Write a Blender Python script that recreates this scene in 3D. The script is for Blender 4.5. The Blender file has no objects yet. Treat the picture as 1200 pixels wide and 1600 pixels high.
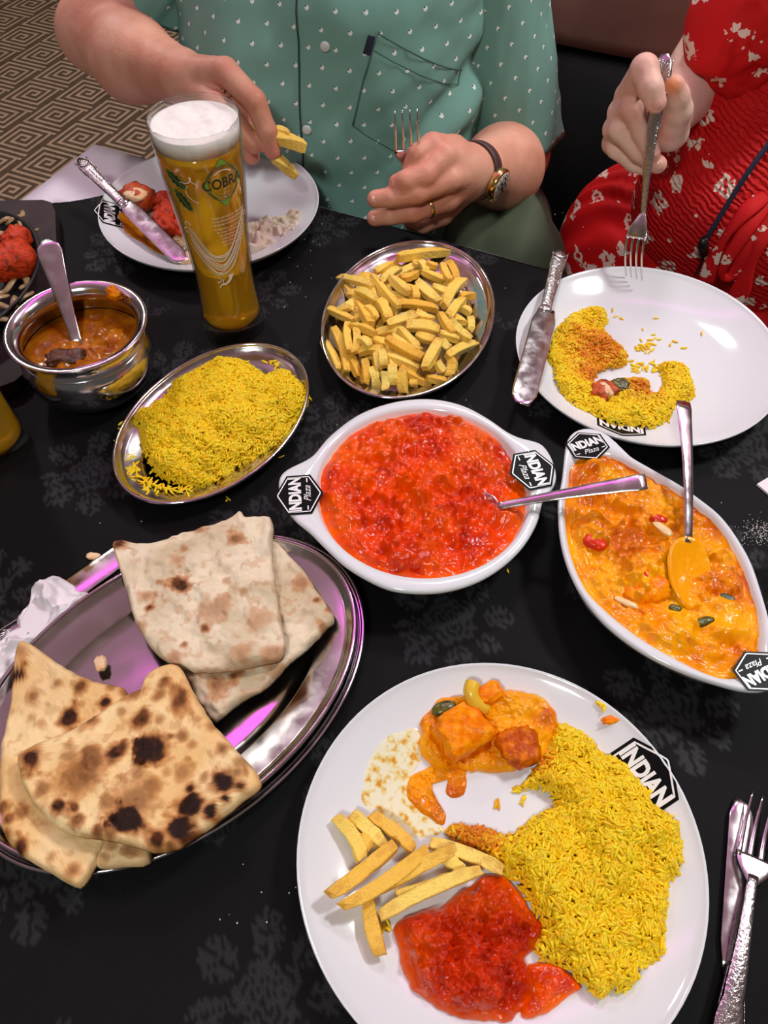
import bpy, math, random
import numpy as np
from mathutils import Vector, Matrix

# ------------------------------------------------------------------ camera
# world: table top is z = 0, +y away from the camera, metres
CAM_F, CAM_P, CAM_R, CAM_H = 1244.0, math.radians(53.324), math.radians(-0.504), 0.5852
SC = bpy.context.scene
COL = SC.collection
_f = np.array([0, math.cos(CAM_P), -math.sin(CAM_P)])
_r0 = np.array([1.0, 0, 0]); _u0 = np.cross(_r0, _f)
_r = math.cos(CAM_R) * _r0 + math.sin(CAM_R) * _u0
_u = -math.sin(CAM_R) * _r0 + math.cos(CAM_R) * _u0
cd = bpy.data.cameras.new('camera')
cd.sensor_fit = 'VERTICAL'; cd.sensor_height = 24.0; cd.lens = 24.0 * CAM_F / 1600.0
cd.clip_start = 0.02; cd.clip_end = 50
cam = bpy.data.objects.new('camera', cd); COL.objects.link(cam)
cam.matrix_world = Matrix(((_r[0], _u[0], -_f[0], 0), (_r[1], _u[1], -_f[1], 0), (_r[2], _u[2], -_f[2], CAM_H), (0, 0, 0, 1)))
SC.camera = cam

# ------------------------------------------------------------------ world, lights, exposure
SC.view_settings.view_transform = 'Standard'
SC.view_settings.look = 'None'
SC.view_settings.gamma = 1.0
SC.view_settings.use_curve_mapping = False
SC.view_settings.exposure = -0.08
SC.cycles.use_denoising = True
SC.cycles.max_bounces = 8
SC.cycles.diffuse_bounces = 3
SC.cycles.adaptive_threshold = 0.02
SC.cycles.transmission_bounces = 8
SC.cycles.caustics_reflective = False
SC.cycles.sample_clamp_indirect = 6.0
wd = bpy.data.worlds.new('world'); SC.world = wd; wd.use_nodes = True
wd.node_tree.nodes['Background'].inputs[0].default_value = (0.82, 0.80, 0.78, 1)
wd.node_tree.nodes['Background'].inputs[1].default_value = 0.10

FLOOR_Z, CEIL_Z = -0.75, 1.95

def area(name, loc, size, power, color, target=None, sy=None):
    l = bpy.data.lights.new(name, 'AREA'); l.energy = power; l.color = color
    l.shape = 'RECTANGLE'; l.size = size; l.size_y = sy or size
    o = bpy.data.objects.new(name, l); COL.objects.link(o); o.location = loc
    d = Vector(target) - Vector(loc) if target else Vector((0, 0, -1))
    o.rotation_euler = d.to_track_quat('-Z', 'Y').to_euler()
    return o
# square LED panels set in the ceiling, plus added fill lamps of the same shape
area('panel_and_fill_lamp', (1.30, 1.00, CEIL_Z - .03), 0.30, 34, (0.96, 1.0, 0.97))
area('panel_and_fill_lamp', (-0.45, -0.95, CEIL_Z - .03), 0.30, 28, (0.97, 1.0, 0.96))  # fill added behind the camera to brighten the shirt front
area('panel_and_fill_lamp', (-1.5, 2.7, CEIL_Z - .03), 0.30, 24, (1.0, 0.98, 0.93))  # fill added over the far carpet to brighten it
area('panel_and_fill_lamp', (0.35, 1.90, CEIL_Z - .03), 0.30, 16, (0.95, 1.0, 0.97))
# pink LED coves washing the ceiling
area('pink_cove_lamp', (-2.0, 1.4, 1.35), 0.15, 14, (1.0, 0.56, 0.84), target=(-1.6, 1.4, CEIL_Z), sy=4.0)
area('pink_cove_lamp', (2.0, 1.4, 1.35), 0.15, 14, (1.0, 0.56, 0.84), target=(1.6, 1.4, CEIL_Z), sy=4.0)
area('magenta_cove_lamp', (-0.1, 1.42, 1.87), 2.2, 6, (1.0, 0.07, 0.90), target=(-0.1, 1.42, CEIL_Z), sy=.08)

# ------------------------------------------------------------------ helpers
rng = np.random.default_rng(7)
random.seed(7)

def ray(px, py):
    return _f + (px - 600) / CAM_F * _r - (py - 800) / CAM_F * _u
def W(px, py, z=0.0):
    """photo position -> point at height z above the table"""
    d = ray(px, py); t = (z - CAM_H) / d[2]
    return np.array([d[0] * t, d[1] * t, z])
def WY(px, py, y):
    """photo position -> point at distance y from the camera's foot"""
    d = ray(px, py); t = y / d[1]
    return np.array([d[0] * t, y, CAM_H + d[2] * t])
def WS(px, py, surf, lift=0.0):
    z = 0.0
    for _ in range(8):
        p = W(px, py, z + lift); z = surf(p[0], p[1])
    return W(px, py, z + lift)

def mesh(name, V, F, smooth=True):
    me = bpy.data.meshes.new(name)
    V = np.asarray(V, float)
    me.from_pydata(V.tolist() if len(V) < 20000 else V, [], F if isinstance(F, list) else F.tolist())
    if smooth:
        me.polygons.foreach_set('use_smooth', np.ones(len(me.polygons), bool))
    me.update()
    return me
def obj(name, me, mat=None, parent=None):
    o = bpy.data.objects.new(name, me); COL.objects.link(o)
    if mat is not None and me is not None and len(me.materials) == 0:
        me.materials.append(mat)
    if parent is not None: o.parent = parent
    return o
def part(name, V, F, mat, parent=None, smooth=True):
    return obj(name, mesh(name, V, F, smooth), mat, parent)
def tag(o, label, cat, group=None, kind=None):
    if label: o['label'] = label
    if cat: o['category'] = cat
    if group: o['group'] = group
    if kind: o['kind'] = kind
    return o
def empty(name, loc=(0, 0, 0)):
    o = bpy.data.objects.new(name, None); COL.objects.link(o); o.location = loc
    o.empty_display_size = .02
    return o
def thing(name, loc, label, cat, group=None):
    return tag(empty(name, loc), label, cat, group)
def attr(me, name, vals):
    a = me.attributes.new(name, 'FLOAT', 'POINT'); a.data.foreach_set('value', np.asarray(vals, np.float32).ravel())
def attrc(me, name, vals):
    v = np.asarray(vals, np.float32)
    if v.shape[1] == 3: v = np.c_[v, np.ones(len(v), np.float32)]
    a = me.attributes.new(name, 'FLOAT_COLOR', 'POINT'); a.data.foreach_set('color', v.ravel())
def merge(parts):
    V = []; F = []; n = 0
    for v, f in parts:
        v = np.asarray(v, float); V.append(v)
        F += [tuple(int(i) + n for i in q) for q in f]; n += len(v)
    return np.concatenate(V), F

# --- noise
def _hash(i, j, k, s):
    n = (i * 374761393 + j * 668265263 + k * 2147483647 + s * 1274126177) & 0xffffffff
    n = ((n ^ (n >> 13)) * 1274126177) & 0xffffffff
    return ((n ^ (n >> 16)) & 0xffff) / 65535.0
def vn(x, y, z=0.0, s=0):
    """smooth value noise, -1..1"""
    x = np.asarray(x, float); y = np.asarray(y, float); z = np.zeros_like(x) + z
    i = np.floor(x).astype(np.int64); j = np.floor(y).astype(np.int64); k = np.floor(z).astype(np.int64)
    fx, fy, fz = x - i, y - j, z - k
    fx = fx * fx * fx * (fx * (fx * 6 - 15) + 10); fy = fy * fy * fy * (fy * (fy * 6 - 15) + 10); fz = fz * fz * (3 - 2 * fz)
    r = 0
    for a in (0, 1):
        for b in (0, 1):
            for c in (0, 1):
                w = (fx if a else 1 - fx) * (fy if b else 1 - fy) * (fz if c else 1 - fz)
                r = r + w * _hash(i + a, j + b, k + c, s)
    return r * 2 - 1
def fbm(x, y, z=0.0, s=0, oct=4, gain=.5):
    r = 0; a = 1; f = 1
    for o in range(oct):
        r = r + a * vn(np.asarray(x) * f, np.asarray(y) * f, np.asarray(z) * f, s + o); a *= gain; f *= 2.03
    return r
def sstep(a, b, x):
    t = np.clip((x - a) / (b - a), 0, 1); return t * t * (3 - 2 * t)

# --- outlines
def smooth_closed(P, k=6):
    P = np.asarray(P, float); n = len(P); out = []
    for i in range(n):
        a, b, c, d = P[i - 1], P[i], P[(i + 1) % n], P[(i + 2) % n]
        for t in np.arange(k) / k:
            out.append(.5 * ((2 * b) + (c - a) * t + (2 * a - 5 * b + 4 * c - d) * t * t + (3 * b - a - 3 * c + d) * t ** 3))
    return np.array(out)
def smooth_open(P, k=6):
    P = np.asarray(P, float); n = len(P); out = []
    for i in range(n - 1):
        a, b, c, d = P[max(i - 1, 0)], P[i], P[i + 1], P[min(i + 2, n - 1)]
        for t in np.arange(k) / k:
            out.append(.5 * ((2 * b) + (c - a) * t + (2 * a - 5 * b + 4 * c - d) * t * t + (3 * b - a - 3 * c + d) * t ** 3))
    out.append(P[-1]); return np.array(out)
def polar(P, c, n=128):
    """distance from c to the outline P for n directions"""
    P = np.asarray(P, float)[:, :2] - np.asarray(c, float)[:2]; Q = np.roll(P, -1, 0); E = Q - P
    th = np.arange(n) * 2 * np.pi / n; D = np.c_[np.cos(th), np.sin(th)]
    den = D[:, None, 0] * E[None, :, 1] - D[:, None, 1] * E[None, :, 0]
    den = np.where(abs(den) < 1e-12, 1e-12, den)
    t = (P[None, :, 0] * E[None, :, 1] - P[None, :, 1] * E[None, :, 0]) / den
    s = (P[None, :, 0] * D[:, None, 1] - P[None, :, 1] * D[:, None, 0]) / den
    t = np.where((s >= -1e-9) & (s <= 1 + 1e-9) & (t > 0), t, 0)
    r = t.max(1); r[r == 0] = np.median(r)
    return r
def circ(n): 
    th = np.arange(n) * 2 * np.pi / n; return np.c_[np.cos(th), np.sin(th)]
def ellr(a, b, ang, n):
    th = np.arange(n) * 2 * np.pi / n - ang
    return a * b / np.sqrt((b * np.cos(th)) ** 2 + (a * np.sin(th)) ** 2)
def ring_loft(c, rings, cap0=True, cap1=True):
    """rings: list of (r array or float, z array or float) around c; quads between them, fans at the ends"""
    n = max(len(np.atleast_1d(r)) for r, z in rings)
    n = n if n > 1 else 64
    D = circ(n); V = []; F = []
    for r, z in rings:
        rr = np.zeros(n) + r; zz = np.zeros(n) + z
        V.append(np.c_[c[0] + rr * D[:, 0], c[1] + rr * D[:, 1], zz])
    V = np.concatenate(V); m = len(rings); i = np.arange(n); j = (i + 1) % n
    for k in range(m - 1):
        F += np.c_[k * n + i, k * n + j, (k + 1) * n + j, (k + 1) * n + i].tolist()
    if cap0:
        V = np.r_[V, [V[:n].mean(0)]]; q = len(V) - 1
        F += [(int(b), int(a), q) for a, b in zip(i, j)]
    if cap1:
        V = np.r_[V, [V[(m - 1) * n:m * n].mean(0)]]; q = len(V) - 1; o = (m - 1) * n
        F += [(int(o + a), int(o + b), q) for a, b in zip(i, j)]
    return V, F
def tube(P, R, n=10, cap=True, flat=None):
    """tube along points P with radii R (scalar, list, or list of (rx, rz))"""
    P = np.asarray(P, float); m = len(P)
    R = np.asarray(R, float); 
    if R.ndim == 0: R = np.full(m, float(R))
    if R.ndim == 1: R = np.c_[R, R]
    T = np.gradient(P, axis=0); T /= np.linalg.norm(T, axis=1)[:, None]
    up = np.array(flat if flat is not None else (0, 0, 1.0), float)
    V = []; F = []; prev = None
    for k in range(m):
        x = np.cross(T[k], up)
        if np.linalg.norm(x) < 1e-3: x = prev if prev is not None else np.cross(T[k], (1.0, .1, 0))
        x = x / np.linalg.norm(x)
        if prev is not None and np.dot(prev, x) < 0: x = -x
        prev = x; y = np.cross(x, T[k])
        a = np.arange(n) * 2 * np.pi / n
        V.append(P[k] + R[k, 0] * np.cos(a)[:, None] * x + R[k, 1] * np.sin(a)[:, None] * y)
    V = np.concatenate(V); i = np.arange(n); j = (i + 1) % n
    for k in range(m - 1):
        F += np.c_[k * n + i, k * n + j, (k + 1) * n + j, (k + 1) * n + i].tolist()
    if cap:
        F.append(tuple(int(a) for a in i[::-1])); F.append(tuple(int((m - 1) * n + a) for a in i))
    return V, F
def inside(P, poly):
    P = np.asarray(P, float); poly = np.asarray(poly, float)[:, :2]; Q = np.roll(poly, -1, 0)
    r = np.zeros(len(P), bool)
    for a, b in zip(poly, Q):
        c = (a[1] > P[:, 1]) != (b[1] > P[:, 1])
        with np.errstate(divide='ignore', invalid='ignore'):
            xx = (b[0] - a[0]) * (P[:, 1] - a[1]) / (b[1] - a[1] + 1e-15) + a[0]
        r ^= c & (P[:, 0] < xx)
    return r
def edge_dist(P, poly):
    P = np.asarray(P, float); poly = np.asarray(poly, float)[:, :2]; Q = np.roll(poly, -1, 0)
    d = np.full(len(P), 9.0)
    for a, b in zip(poly, Q):
        e = b - a; t = np.clip(((P - a) @ e) / (e @ e + 1e-15), 0, 1)
        d = np.minimum(d, np.hypot(*(P - a - t[:, None] * e).T))
    return d

# ------------------------------------------------------------------ materials
def nm(name):
    m = bpy.data.materials.new(name); m.use_nodes = True
    nt = m.node_tree; b = nt.nodes['Principled BSDF']
    return m, nt, b
def N(nt, t, **kw):
    n = nt.nodes.new(t)
    for k, v in kw.items():
        if k.startswith('i_'):
            n.inputs[k[2:].replace('_', ' ')].default_value = v
        else: setattr(n, k, v)
    return n
def rgba(c): return (c[0], c[1], c[2], 1.0)
def srgb(r, g, b):
    f = lambda v: (v / 255 / 12.92) if v / 255 < .04045 else ((v / 255 + .055) / 1.055) ** 2.4
    return (f(r), f(g), f(b))
def ramp(nt, stops):
    n = nt.nodes.new('ShaderNodeValToRGB'); e = n.color_ramp.elements
    while len(e) < len(stops): e.new(.5)
    for q, (p, c) in zip(e, stops): q.position = p; q.color = rgba(c)
    return n
def M(name, base, rough=.5, metal=0.0, spec=.5, var=None, bump=None, bump2=None, sss=None, coat=None, vcol=None, rvar=None):
    """var = (scale, colour2, detail, lo, hi): noise blend to a second colour; bump = (scale, strength, distance)"""
    m, nt, b = nm(name); L = nt.links
    b.inputs['Base Color'].default_value = rgba(base); b.inputs['Roughness'].default_value = rough
    b.inputs['Metallic'].default_value = metal; b.inputs['Specular IOR Level'].default_value = spec
    tc = N(nt, 'ShaderNodeTexCoord')
    src = None
    if vcol:
        a = N(nt, 'ShaderNodeAttribute', attribute_name=vcol); src = a.outputs['Color']
    if var:
        sc, c2, det, lo, hi = var
        n = N(nt, 'ShaderNodeTexNoise', i_Scale=sc, i_Detail=det); L.new(tc.outputs['Object'], n.inputs['Vector'])
        mr = N(nt, 'ShaderNodeMapRange'); mr.inputs['From Min'].default_value = lo; mr.inputs['From Max'].default_value = hi
        L.new(n.outputs['Fac'], mr.inputs['Value'])
        mx = N(nt, 'ShaderNodeMix', data_type='RGBA'); L.new(mr.outputs[0], mx.inputs['Factor'])
        if src is not None: L.new(src, mx.inputs['A'])
        else: mx.inputs['A'].default_value = rgba(base)
        mx.inputs['B'].default_value = rgba(c2); src = mx.outputs['Result']
    if src is not None: L.new(src, b.inputs['Base Color'])
    if rvar:
        n = N(nt, 'ShaderNodeTexNoise', i_Scale=rvar[0], i_Detail=4.0); L.new(tc.outputs['Object'], n.inputs['Vector'])
        mr = N(nt, 'ShaderNodeMapRange'); mr.inputs['From Min'].default_value = .35; mr.inputs['From Max'].default_value = .65
        mr.inputs['To Min'].default_value = rvar[1]; mr.inputs['To Max'].default_value = rvar[2]
        L.new(n.outputs['Fac'], mr.inputs['Value']); L.new(mr.outputs[0], b.inputs['Roughness'])
    last = None
    for bp in (bump, bump2):
        if bp:
            n = N(nt, 'ShaderNodeTexNoise', i_Scale=bp[0], i_Detail=4.0); L.new(tc.outputs['Object'], n.inputs['Vector'])
            bn = N(nt, 'ShaderNodeBump', i_Strength=bp[1], i_Distance=bp[2]); L.new(n.outputs['Fac'], bn.inputs['Height'])
            if last is not None: L.new(last.outputs[0], bn.inputs['Normal'])
            last = bn
    if last is not None: L.new(last.outputs[0], b.inputs['Normal'])
    if sss:
        b.inputs['Subsurface Weight'].default_value = sss[0]; b.inputs['Subsurface Radius'].default_value = sss[1]
        b.inputs['Subsurface Scale'].default_value = sss[2]
    if coat:
        b.inputs['Coat Weight'].default_value = coat[0]; b.inputs['Coat Roughness'].default_value = coat[1]
        if last is not None: L.new(last.outputs[0], b.inputs['Coat Normal'])
    return m

MT = {}
MT['porcelain'] = M('white_glazed_porcelain', srgb(222, 223, 226), .10, spec=.5)
MT['badge_black'] = M('black_badge_print', srgb(18, 16, 18), .35, spec=.06)
MT['badge_white'] = M('white_badge_print', srgb(236, 234, 232), .25)
MT['steel'] = M('polished_stainless_steel', (.74, .70, .70), .13, 1.0, rvar=(60, .09, .2), bump=(300, .03, .0004))
MT['steel_dull'] = M('brushed_stainless_steel', (.70, .66, .66), .22, 1.0, rvar=(40, .16, .32), bump=(220, .06, .0005))
MT['cutlery'] = M('worn_cutlery_steel', (.76, .72, .73), .16, 1.0, rvar=(80, .1, .26))
MT['ornate'] = M('embossed_cutlery_steel', (.66, .62, .62), .2, 1.0, bump=(420, .55, .0012))
MT['rice'] = M('saffron_rice_grain', srgb(250, 200, 20), .42, vcol='tint', spec=.35, sss=(.35, (.004, .0028, .0006), .6))
MT['red_curry'] = M('red_tomato_curry', srgb(214, 46, 4), .2, vcol='tint', bump=(150, .32, .0022), bump2=(480, .30, .0009), spec=.1, coat=(.5, .10))
MT['orange_curry'] = M('orange_cream_curry', srgb(226, 124, 8), .2, vcol='tint', bump=(160, .32, .0020), bump2=(480, .28, .0009), spec=.1, coat=(.5, .10))
MT['brown_curry'] = M('brown_lamb_curry', (.46, .135, .004), .16, spec=.22, var=(60, (.27, .055, .002), 5.0, .4, .65), bump=(120, .25, .0010))

m, nt, b = nm('fried_potato'); L = nt.links; MT['chip'] = m
oi = N(nt, 'ShaderNodeObjectInfo'); at = N(nt, 'ShaderNodeAttribute', attribute_name='fry'); tc = N(nt, 'ShaderNodeTexCoord')
rp = ramp(nt, [(0.0, srgb(255, 222, 112)), (.6, srgb(255, 208, 88)), (1.0, srgb(246, 186, 64))]); L.new(oi.outputs['Random'], rp.inputs[0])
mpc = N(nt, 'ShaderNodeMapping'); mpc.inputs['Scale'].default_value = (4.5, 1, 1); L.new(tc.outputs['Object'], mpc.inputs[0])
nz = N(nt, 'ShaderNodeTexNoise', i_Scale=1.6, i_Detail=4.0); L.new(mpc.outputs[0], nz.inputs['Vector'])
ad = N(nt, 'ShaderNodeMath', operation='MULTIPLY_ADD'); L.new(nz.outputs['Fac'], ad.inputs[0]); ad.inputs[1].default_value = 1.5; L.new(at.outputs['Fac'], ad.inputs[2])
sb = N(nt, 'ShaderNodeMapRange'); sb.inputs['From Min'].default_value = .92; sb.inputs['From Max'].default_value = 1.9; L.new(ad.outputs[0], sb.inputs['Value'])
mx = N(nt, 'ShaderNodeMix', data_type='RGBA'); L.new(sb.outputs[0], mx.inputs['Factor']); L.new(rp.outputs[0], mx.inputs['A']); mx.inputs['B'].default_value = rgba(srgb(200, 126, 34)); L.new(mx.outputs['Result'], b.inputs['Base Color'])
b.inputs['Roughness'].default_value = .42; b.inputs['Specular IOR Level'].default_value = .35
n2 = N(nt, 'ShaderNodeTexNoise', i_Scale=6.0, i_Detail=3.0); L.new(mpc.outputs[0], n2.inputs['Vector']); bn = N(nt, 'ShaderNodeBump', i_Strength=.3, i_Distance=.05); L.new(n2.outputs['Fac'], bn.inputs['Height']); L.new(bn.outputs[0], b.inputs['Normal'])
b.inputs['Subsurface Weight'].default_value = .15; b.inputs['Subsurface Radius'].default_value = (.004, .0025, .001); b.inputs['Subsurface Scale'].default_value = .5

# ================================================================== the setting
T_A = np.array([-.400, 1.079]); T_E = np.array([.899, -.438]); T_N = np.array([.438, .899])   # table corner, edge direction, outward normal
def tab(s, t, z=0.0):
    p = T_A + s * T_E - t * T_N; return np.array([p[0], p[1], z])

# --- carpet floor with a woven key pattern
KEY = ["##############", "#.............", "#.##########.#", "#.#........#.#", "#.#.######.#.#", "#.#.#....#.#.#", "#.#.#.##.#.#.#",
       "#.#.#.#..#.#.#", "#.#.#.####.#.#", "#.#.#......#.#", "#.#.########.#", "#.#..........#", "#.############", "#............."]
MT['carpet_light'] = M('beige_carpet_pile', srgb(176, 150, 124), .95, spec=.1, var=(30, srgb(160, 134, 110), 6.0, .35, .7), bump=(900, .5, .002))
MT['carpet_dark'] = M('dark_brown_carpet_pile', srgb(96, 78, 60), .95, spec=.1, var=(30, srgb(80, 64, 50), 6.0, .35, .7), bump=(900, .5, .002))
cu = .0119; ca = math.radians(-25.5); cux = np.array([math.cos(ca), math.sin(ca)]); cvx = np.array([-math.sin(ca), math.cos(ca)])
V = [(-5, -3, FLOOR_Z), (5, -3, FLOOR_Z), (5, 5, FLOOR_Z), (-5, 5, FLOOR_Z)]; F = [(0, 1, 2, 3)]; mi = [0]
c0 = np.array([-1.086, 2.661])
KB = np.array([[ch == '#' for ch in row] for row in KEY])
GU, GVv = np.meshgrid(np.arange(-190, 260), np.arange(-130, 250), indexing='ij')
on = KB[13 - ((GVv + 7 + np.where((GU // 14) % 2 == 1, 7, 0)) % 14), GU % 14]
PQ = c0 + ((GU - 7) * cu)[..., None] * cux + (GVv * cu)[..., None] * cvx
on &= (PQ[..., 1] > 1.3) & (PQ[..., 1] < 4.7) & (PQ[..., 0] > -2.9) & (PQ[..., 0] < 1.0)
PQ = PQ[on]; nq = len(PQ)
qv = np.concatenate([PQ + du * cu * cux + dv * cu * cvx for du, dv in ((0, 0), (1, 0), (1, 1), (0, 1))]).reshape(4, nq, 2).transpose(1, 0, 2).reshape(-1, 2)
V = np.r_[np.array(V, float), np.c_[qv, np.full(len(qv), FLOOR_Z + .0012)]]; F = F + (np.arange(nq)[:, None] * 4 + np.arange(4)[None] + 4).tolist(); mi = [0] + [1] * nq
me = mesh('floor', V, F, False); me.materials.append(MT['carpet_light']); me.materials.append(MT['carpet_dark'])
me.polygons.foreach_set('material_index', mi)
fl = obj('floor', me); fl['kind'] = 'structure'; fl['label'] = 'beige carpet floor with dark brown key pattern'

MT['ceiling'] = M('white_ceiling_paint', srgb(225, 220, 222), .8)
MT['wall'] = M('brown_wall_paint', srgb(96, 74, 66), .8, var=(6, srgb(84, 64, 58), 4.0, .4, .6))
def slab(name, lo, hi, mat, parent=None):
    x0, y0, z0 = lo; x1, y1, z1 = hi
    V = [(x0, y0, z0), (x1, y0, z0), (x1, y1, z0), (x0, y1, z0), (x0, y0, z1), (x1, y0, z1), (x1, y1, z1), (x0, y1, z1)]
    F = [(3, 2, 1, 0), (4, 5, 6, 7), (0, 1, 5, 4), (1, 2, 6, 5), (2, 3, 7, 6), (3, 0, 4, 7)]
    return part(name, V, F, mat, parent, False)
o = slab('ceiling', (-5, -3, CEIL_Z), (5, 5, CEIL_Z + .1), MT['ceiling']); o['kind'] = 'structure'
o = slab('wall_back', (-5, 5, FLOOR_Z), (5, 5.1, CEIL_Z + .1), MT['wall']); o['kind'] = 'structure'

# --- table, white undercloth, black damask cloth
MT['wood_dark'] = M('dark_table_wood', srgb(52, 34, 26), .45, var=(14, srgb(38, 24, 18), 6.0, .35, .65))
TS, TT = 1.5, .95
tb = thing('dining_table', tuple(tab(TS / 2, TT / 2, FLOOR_Z)), 'rectangular dining table under the black and white cloths', 'table')
def boxT(name, s0, s1, t0, t1, z0, z1, mat, parent):
    o = parent.location
    V = [tab(s, t, z) - np.array(o) for z in (z0, z1) for s, t in ((s0, t0), (s1, t0), (s1, t1), (s0, t1))]
    return part(name, V, [(0, 1, 2, 3), (7, 6, 5, 4), (4, 5, 1, 0), (5, 6, 2, 1), (6, 7, 3, 2), (7, 4, 0, 3)], mat, parent, False)
boxT('table_top', .004, TS - .004, .004, TT - .004, -.035, -.0036, MT['wood_dark'], tb)
for s, t in ((.1, .1), (TS - .16, .1), (TS - .16, TT - .16), (.1, TT - .16)):
    boxT('leg', s, s + .06, t, t + .06, FLOOR_Z, -.035, MT['wood_dark'], tb)

def cloth(name, step, keep, mat, top, drop, pattern=None, snap=None):
    ss = np.arange(-drop, TS + .0001, step); ts = np.arange(-drop, TT + .0001, step)
    S, T = np.meshgrid(ss, ts, indexing='ij')
    S0, T0 = S, T
    z = np.full_like(S, top); Sx, Tx = S.copy(), T.copy()
    rr = .006
    def fold(a):
        # rounds over the table edge and hangs
        b = np.where(a < 0, 0 * a, a)
        return b
    if snap is not None: S, T = snap(S, T)
    ws = np.where(S < 0, .5 + .5 * np.sin(T * 33 + 1), .5 + .5 * np.sin(S * 29))
    hang = -np.minimum(np.hypot(np.minimum(S, 0), np.minimum(T, 0)), drop * 1.2)
    Sx = np.where(S < 0, -rr - .03 * ws * np.clip(-S / drop, 0, 1), S); Tx = np.where(T < 0, -rr - .03 * ws * np.clip(-T / drop, 0, 1), T)
    Sx = np.where((S < rr * 1.5) & (S >= 0), S - rr * (1 - S / (rr * 1.5)), Sx)
    z = top + hang
    z = z + np.where(hang >= 0, .0006 * fbm(S * 9, T * 9, 0, 3, 3), 0)
    P = T_A[None, None] + Sx[..., None] * T_E - Tx[..., None] * T_N
    V = np.dstack([P, z[..., None]]).reshape(-1, 3)
    ns, ntt = S.shape; idx = np.arange(ns * ntt).reshape(ns, ntt)
    Q = np.stack([idx[:-1, :-1], idx[:-1, 1:], idx[1:, 1:], idx[1:, :-1]], -1).reshape(-1, 4)
    cs = ((S0[:-1, :-1] + S0[1:, 1:]) / 2).ravel(); ct = ((T0[:-1, :-1] + T0[1:, 1:]) / 2).ravel()
    Q = Q[keep(cs, ct)]
    used = np.unique(Q); mp = -np.ones(len(V), int); mp[used] = np.arange(len(used))
    V = V[used]; Q = mp[Q]
    me = mesh(name, V, Q)
    if pattern is not None: attr(me, 'weave', pattern(V[:, 0], V[:, 1]))
    return obj(name, me, mat)
MT['white_cloth'] = M('white_cotton_cloth', srgb(222, 214, 222), .8, spec=.2, bump=(700, .25, .001))
wc = cloth('white_tablecloth', .02, lambda s, t: (s < .6) | (t < .1), MT['white_cloth'], -.0022, .2)
tag(wc, 'white undercloth showing at the table corner behind the knife', 'tablecloth')

def damask(x, y):
    """woven rose and leaf motifs on a drop repeat lattice aligned with the table"""
    c = W(1052, 1110)[:2]
    dx, dy = x - c[0], y - c[1]
    u = dx * T_E[0] + dy * T_E[1]; v = dx * T_N[0] + dy * T_N[1]
    out = np.zeros_like(u)
    PU, PV = .185, .15
    def leaf(a, b, ang, L, Wd):
        ca_, sa_ = math.cos(ang), math.sin(ang)
        p = a * ca_ + b * sa_; q = -a * sa_ + b * ca_
        t = np.clip(p / L, 0, 1)
        w = Wd * np.sin(np.pi * np.clip(t, 0, 1)) ** .8 * (1 + .22 * np.sin(p / L * 34 + np.sign(q) * 1.1))
        m = (p > 0) & (p < L) & (abs(q) < w)
        vein = (abs(q) < .0011) | (abs(((p - abs(q) * .9) / .0085) % 1 - .5) < .09)
        return m & ~vein
    row = np.floor(v / PV + .5)
    for sub in (0, 1):
        uu = u + (PU / 2 if sub else 0); vv = v + (PV / 2 if sub else 0)
        a = (uu / PU + .5) % 1 * PU - PU / 2; b = (vv / PV + .5) % 1 * PV - PV / 2
        th = np.arctan2(b, a); r = np.hypot(a, b)
        if sub == 0:
            wob = fbm(a * 90, b * 90, 0, 11, 2) * .0022
            R = .026 * (.86 + .12 * np.cos(5 * th + .6)) + wob
            rose = (r < R) & ~(abs(((r + .0036 * np.sin(3 * th + 1) + .0012 * th) / .0068) % 1 - .5) < .13) & ~((abs(np.sin(2.5 * th + r * 120)) < .13) & (r > .009))
            m = rose
            for k, (an, l, wd, ro) in enumerate(((.5, .03, .010, .024), (1.25, .026, .009, .024), (2.2, .032, .011, .022), (3.0, .034, .012, .024), (3.7, .028, .009, .024), (4.5, .034, .012, .022), (5.3, .030, .011, .023), (6.0, .024, .008, .025))):
                m = m | (leaf(a - ro * math.cos(an), b - ro * math.sin(an), an + .25 * math.sin(k * 2.1), l, wd) & (r > R))
            out = np.where(m, 1.0, out)
        else:
            m = np.zeros_like(a, bool)
            for an, l, wd, ox, oy in ((.7, .022, .006, 0, 0), (2.3, .022, .006, 0, 0), (1.2, .013, .004, .012, .013), (1.9, .013, .004, -.012, .013), (.1, .013, .004, .005, .006), (3.1, .013, .004, -.005, .006)):
                m = m | leaf(a - ox, b - oy + .012, an, l, wd)
            out = np.where(m, .8, out)
    return out
m, nt, b = nm('black_damask_cloth'); L = nt.links; MT['damask'] = m
at = N(nt, 'ShaderNodeAttribute', attribute_name='weave'); tc = N(nt, 'ShaderNodeTexCoord')
mx = N(nt, 'ShaderNodeMix', data_type='RGBA'); mx.inputs['A'].default_value = rgba((.0036, .0030, .0034)); mx.inputs['B'].default_value = rgba((.020, .0195, .0215))
L.new(at.outputs['Fac'], mx.inputs['Factor'])
wv = N(nt, 'ShaderNodeTexNoise', i_Scale=1400.0, i_Detail=2.0); L.new(tc.outputs['Object'], wv.inputs['Vector'])
sp = N(nt, 'ShaderNodeMapRange'); sp.inputs['From Min'].default_value = .35; sp.inputs['From Max'].default_value = .7; sp.inputs['To Min'].default_value = .6; sp.inputs['To Max'].default_value = 1.5
L.new(wv.outputs['Fac'], sp.inputs['Value'])
ml = N(nt, 'ShaderNodeMix', data_type='RGBA', blend_type='MULTIPLY'); ml.inputs['Factor'].default_value = 1.0
L.new(mx.outputs['Result'], ml.inputs['A']); L.new(sp.outputs[0], ml.inputs['B']); L.new(ml.outputs['Result'], b.inputs['Base Color'])
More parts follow.
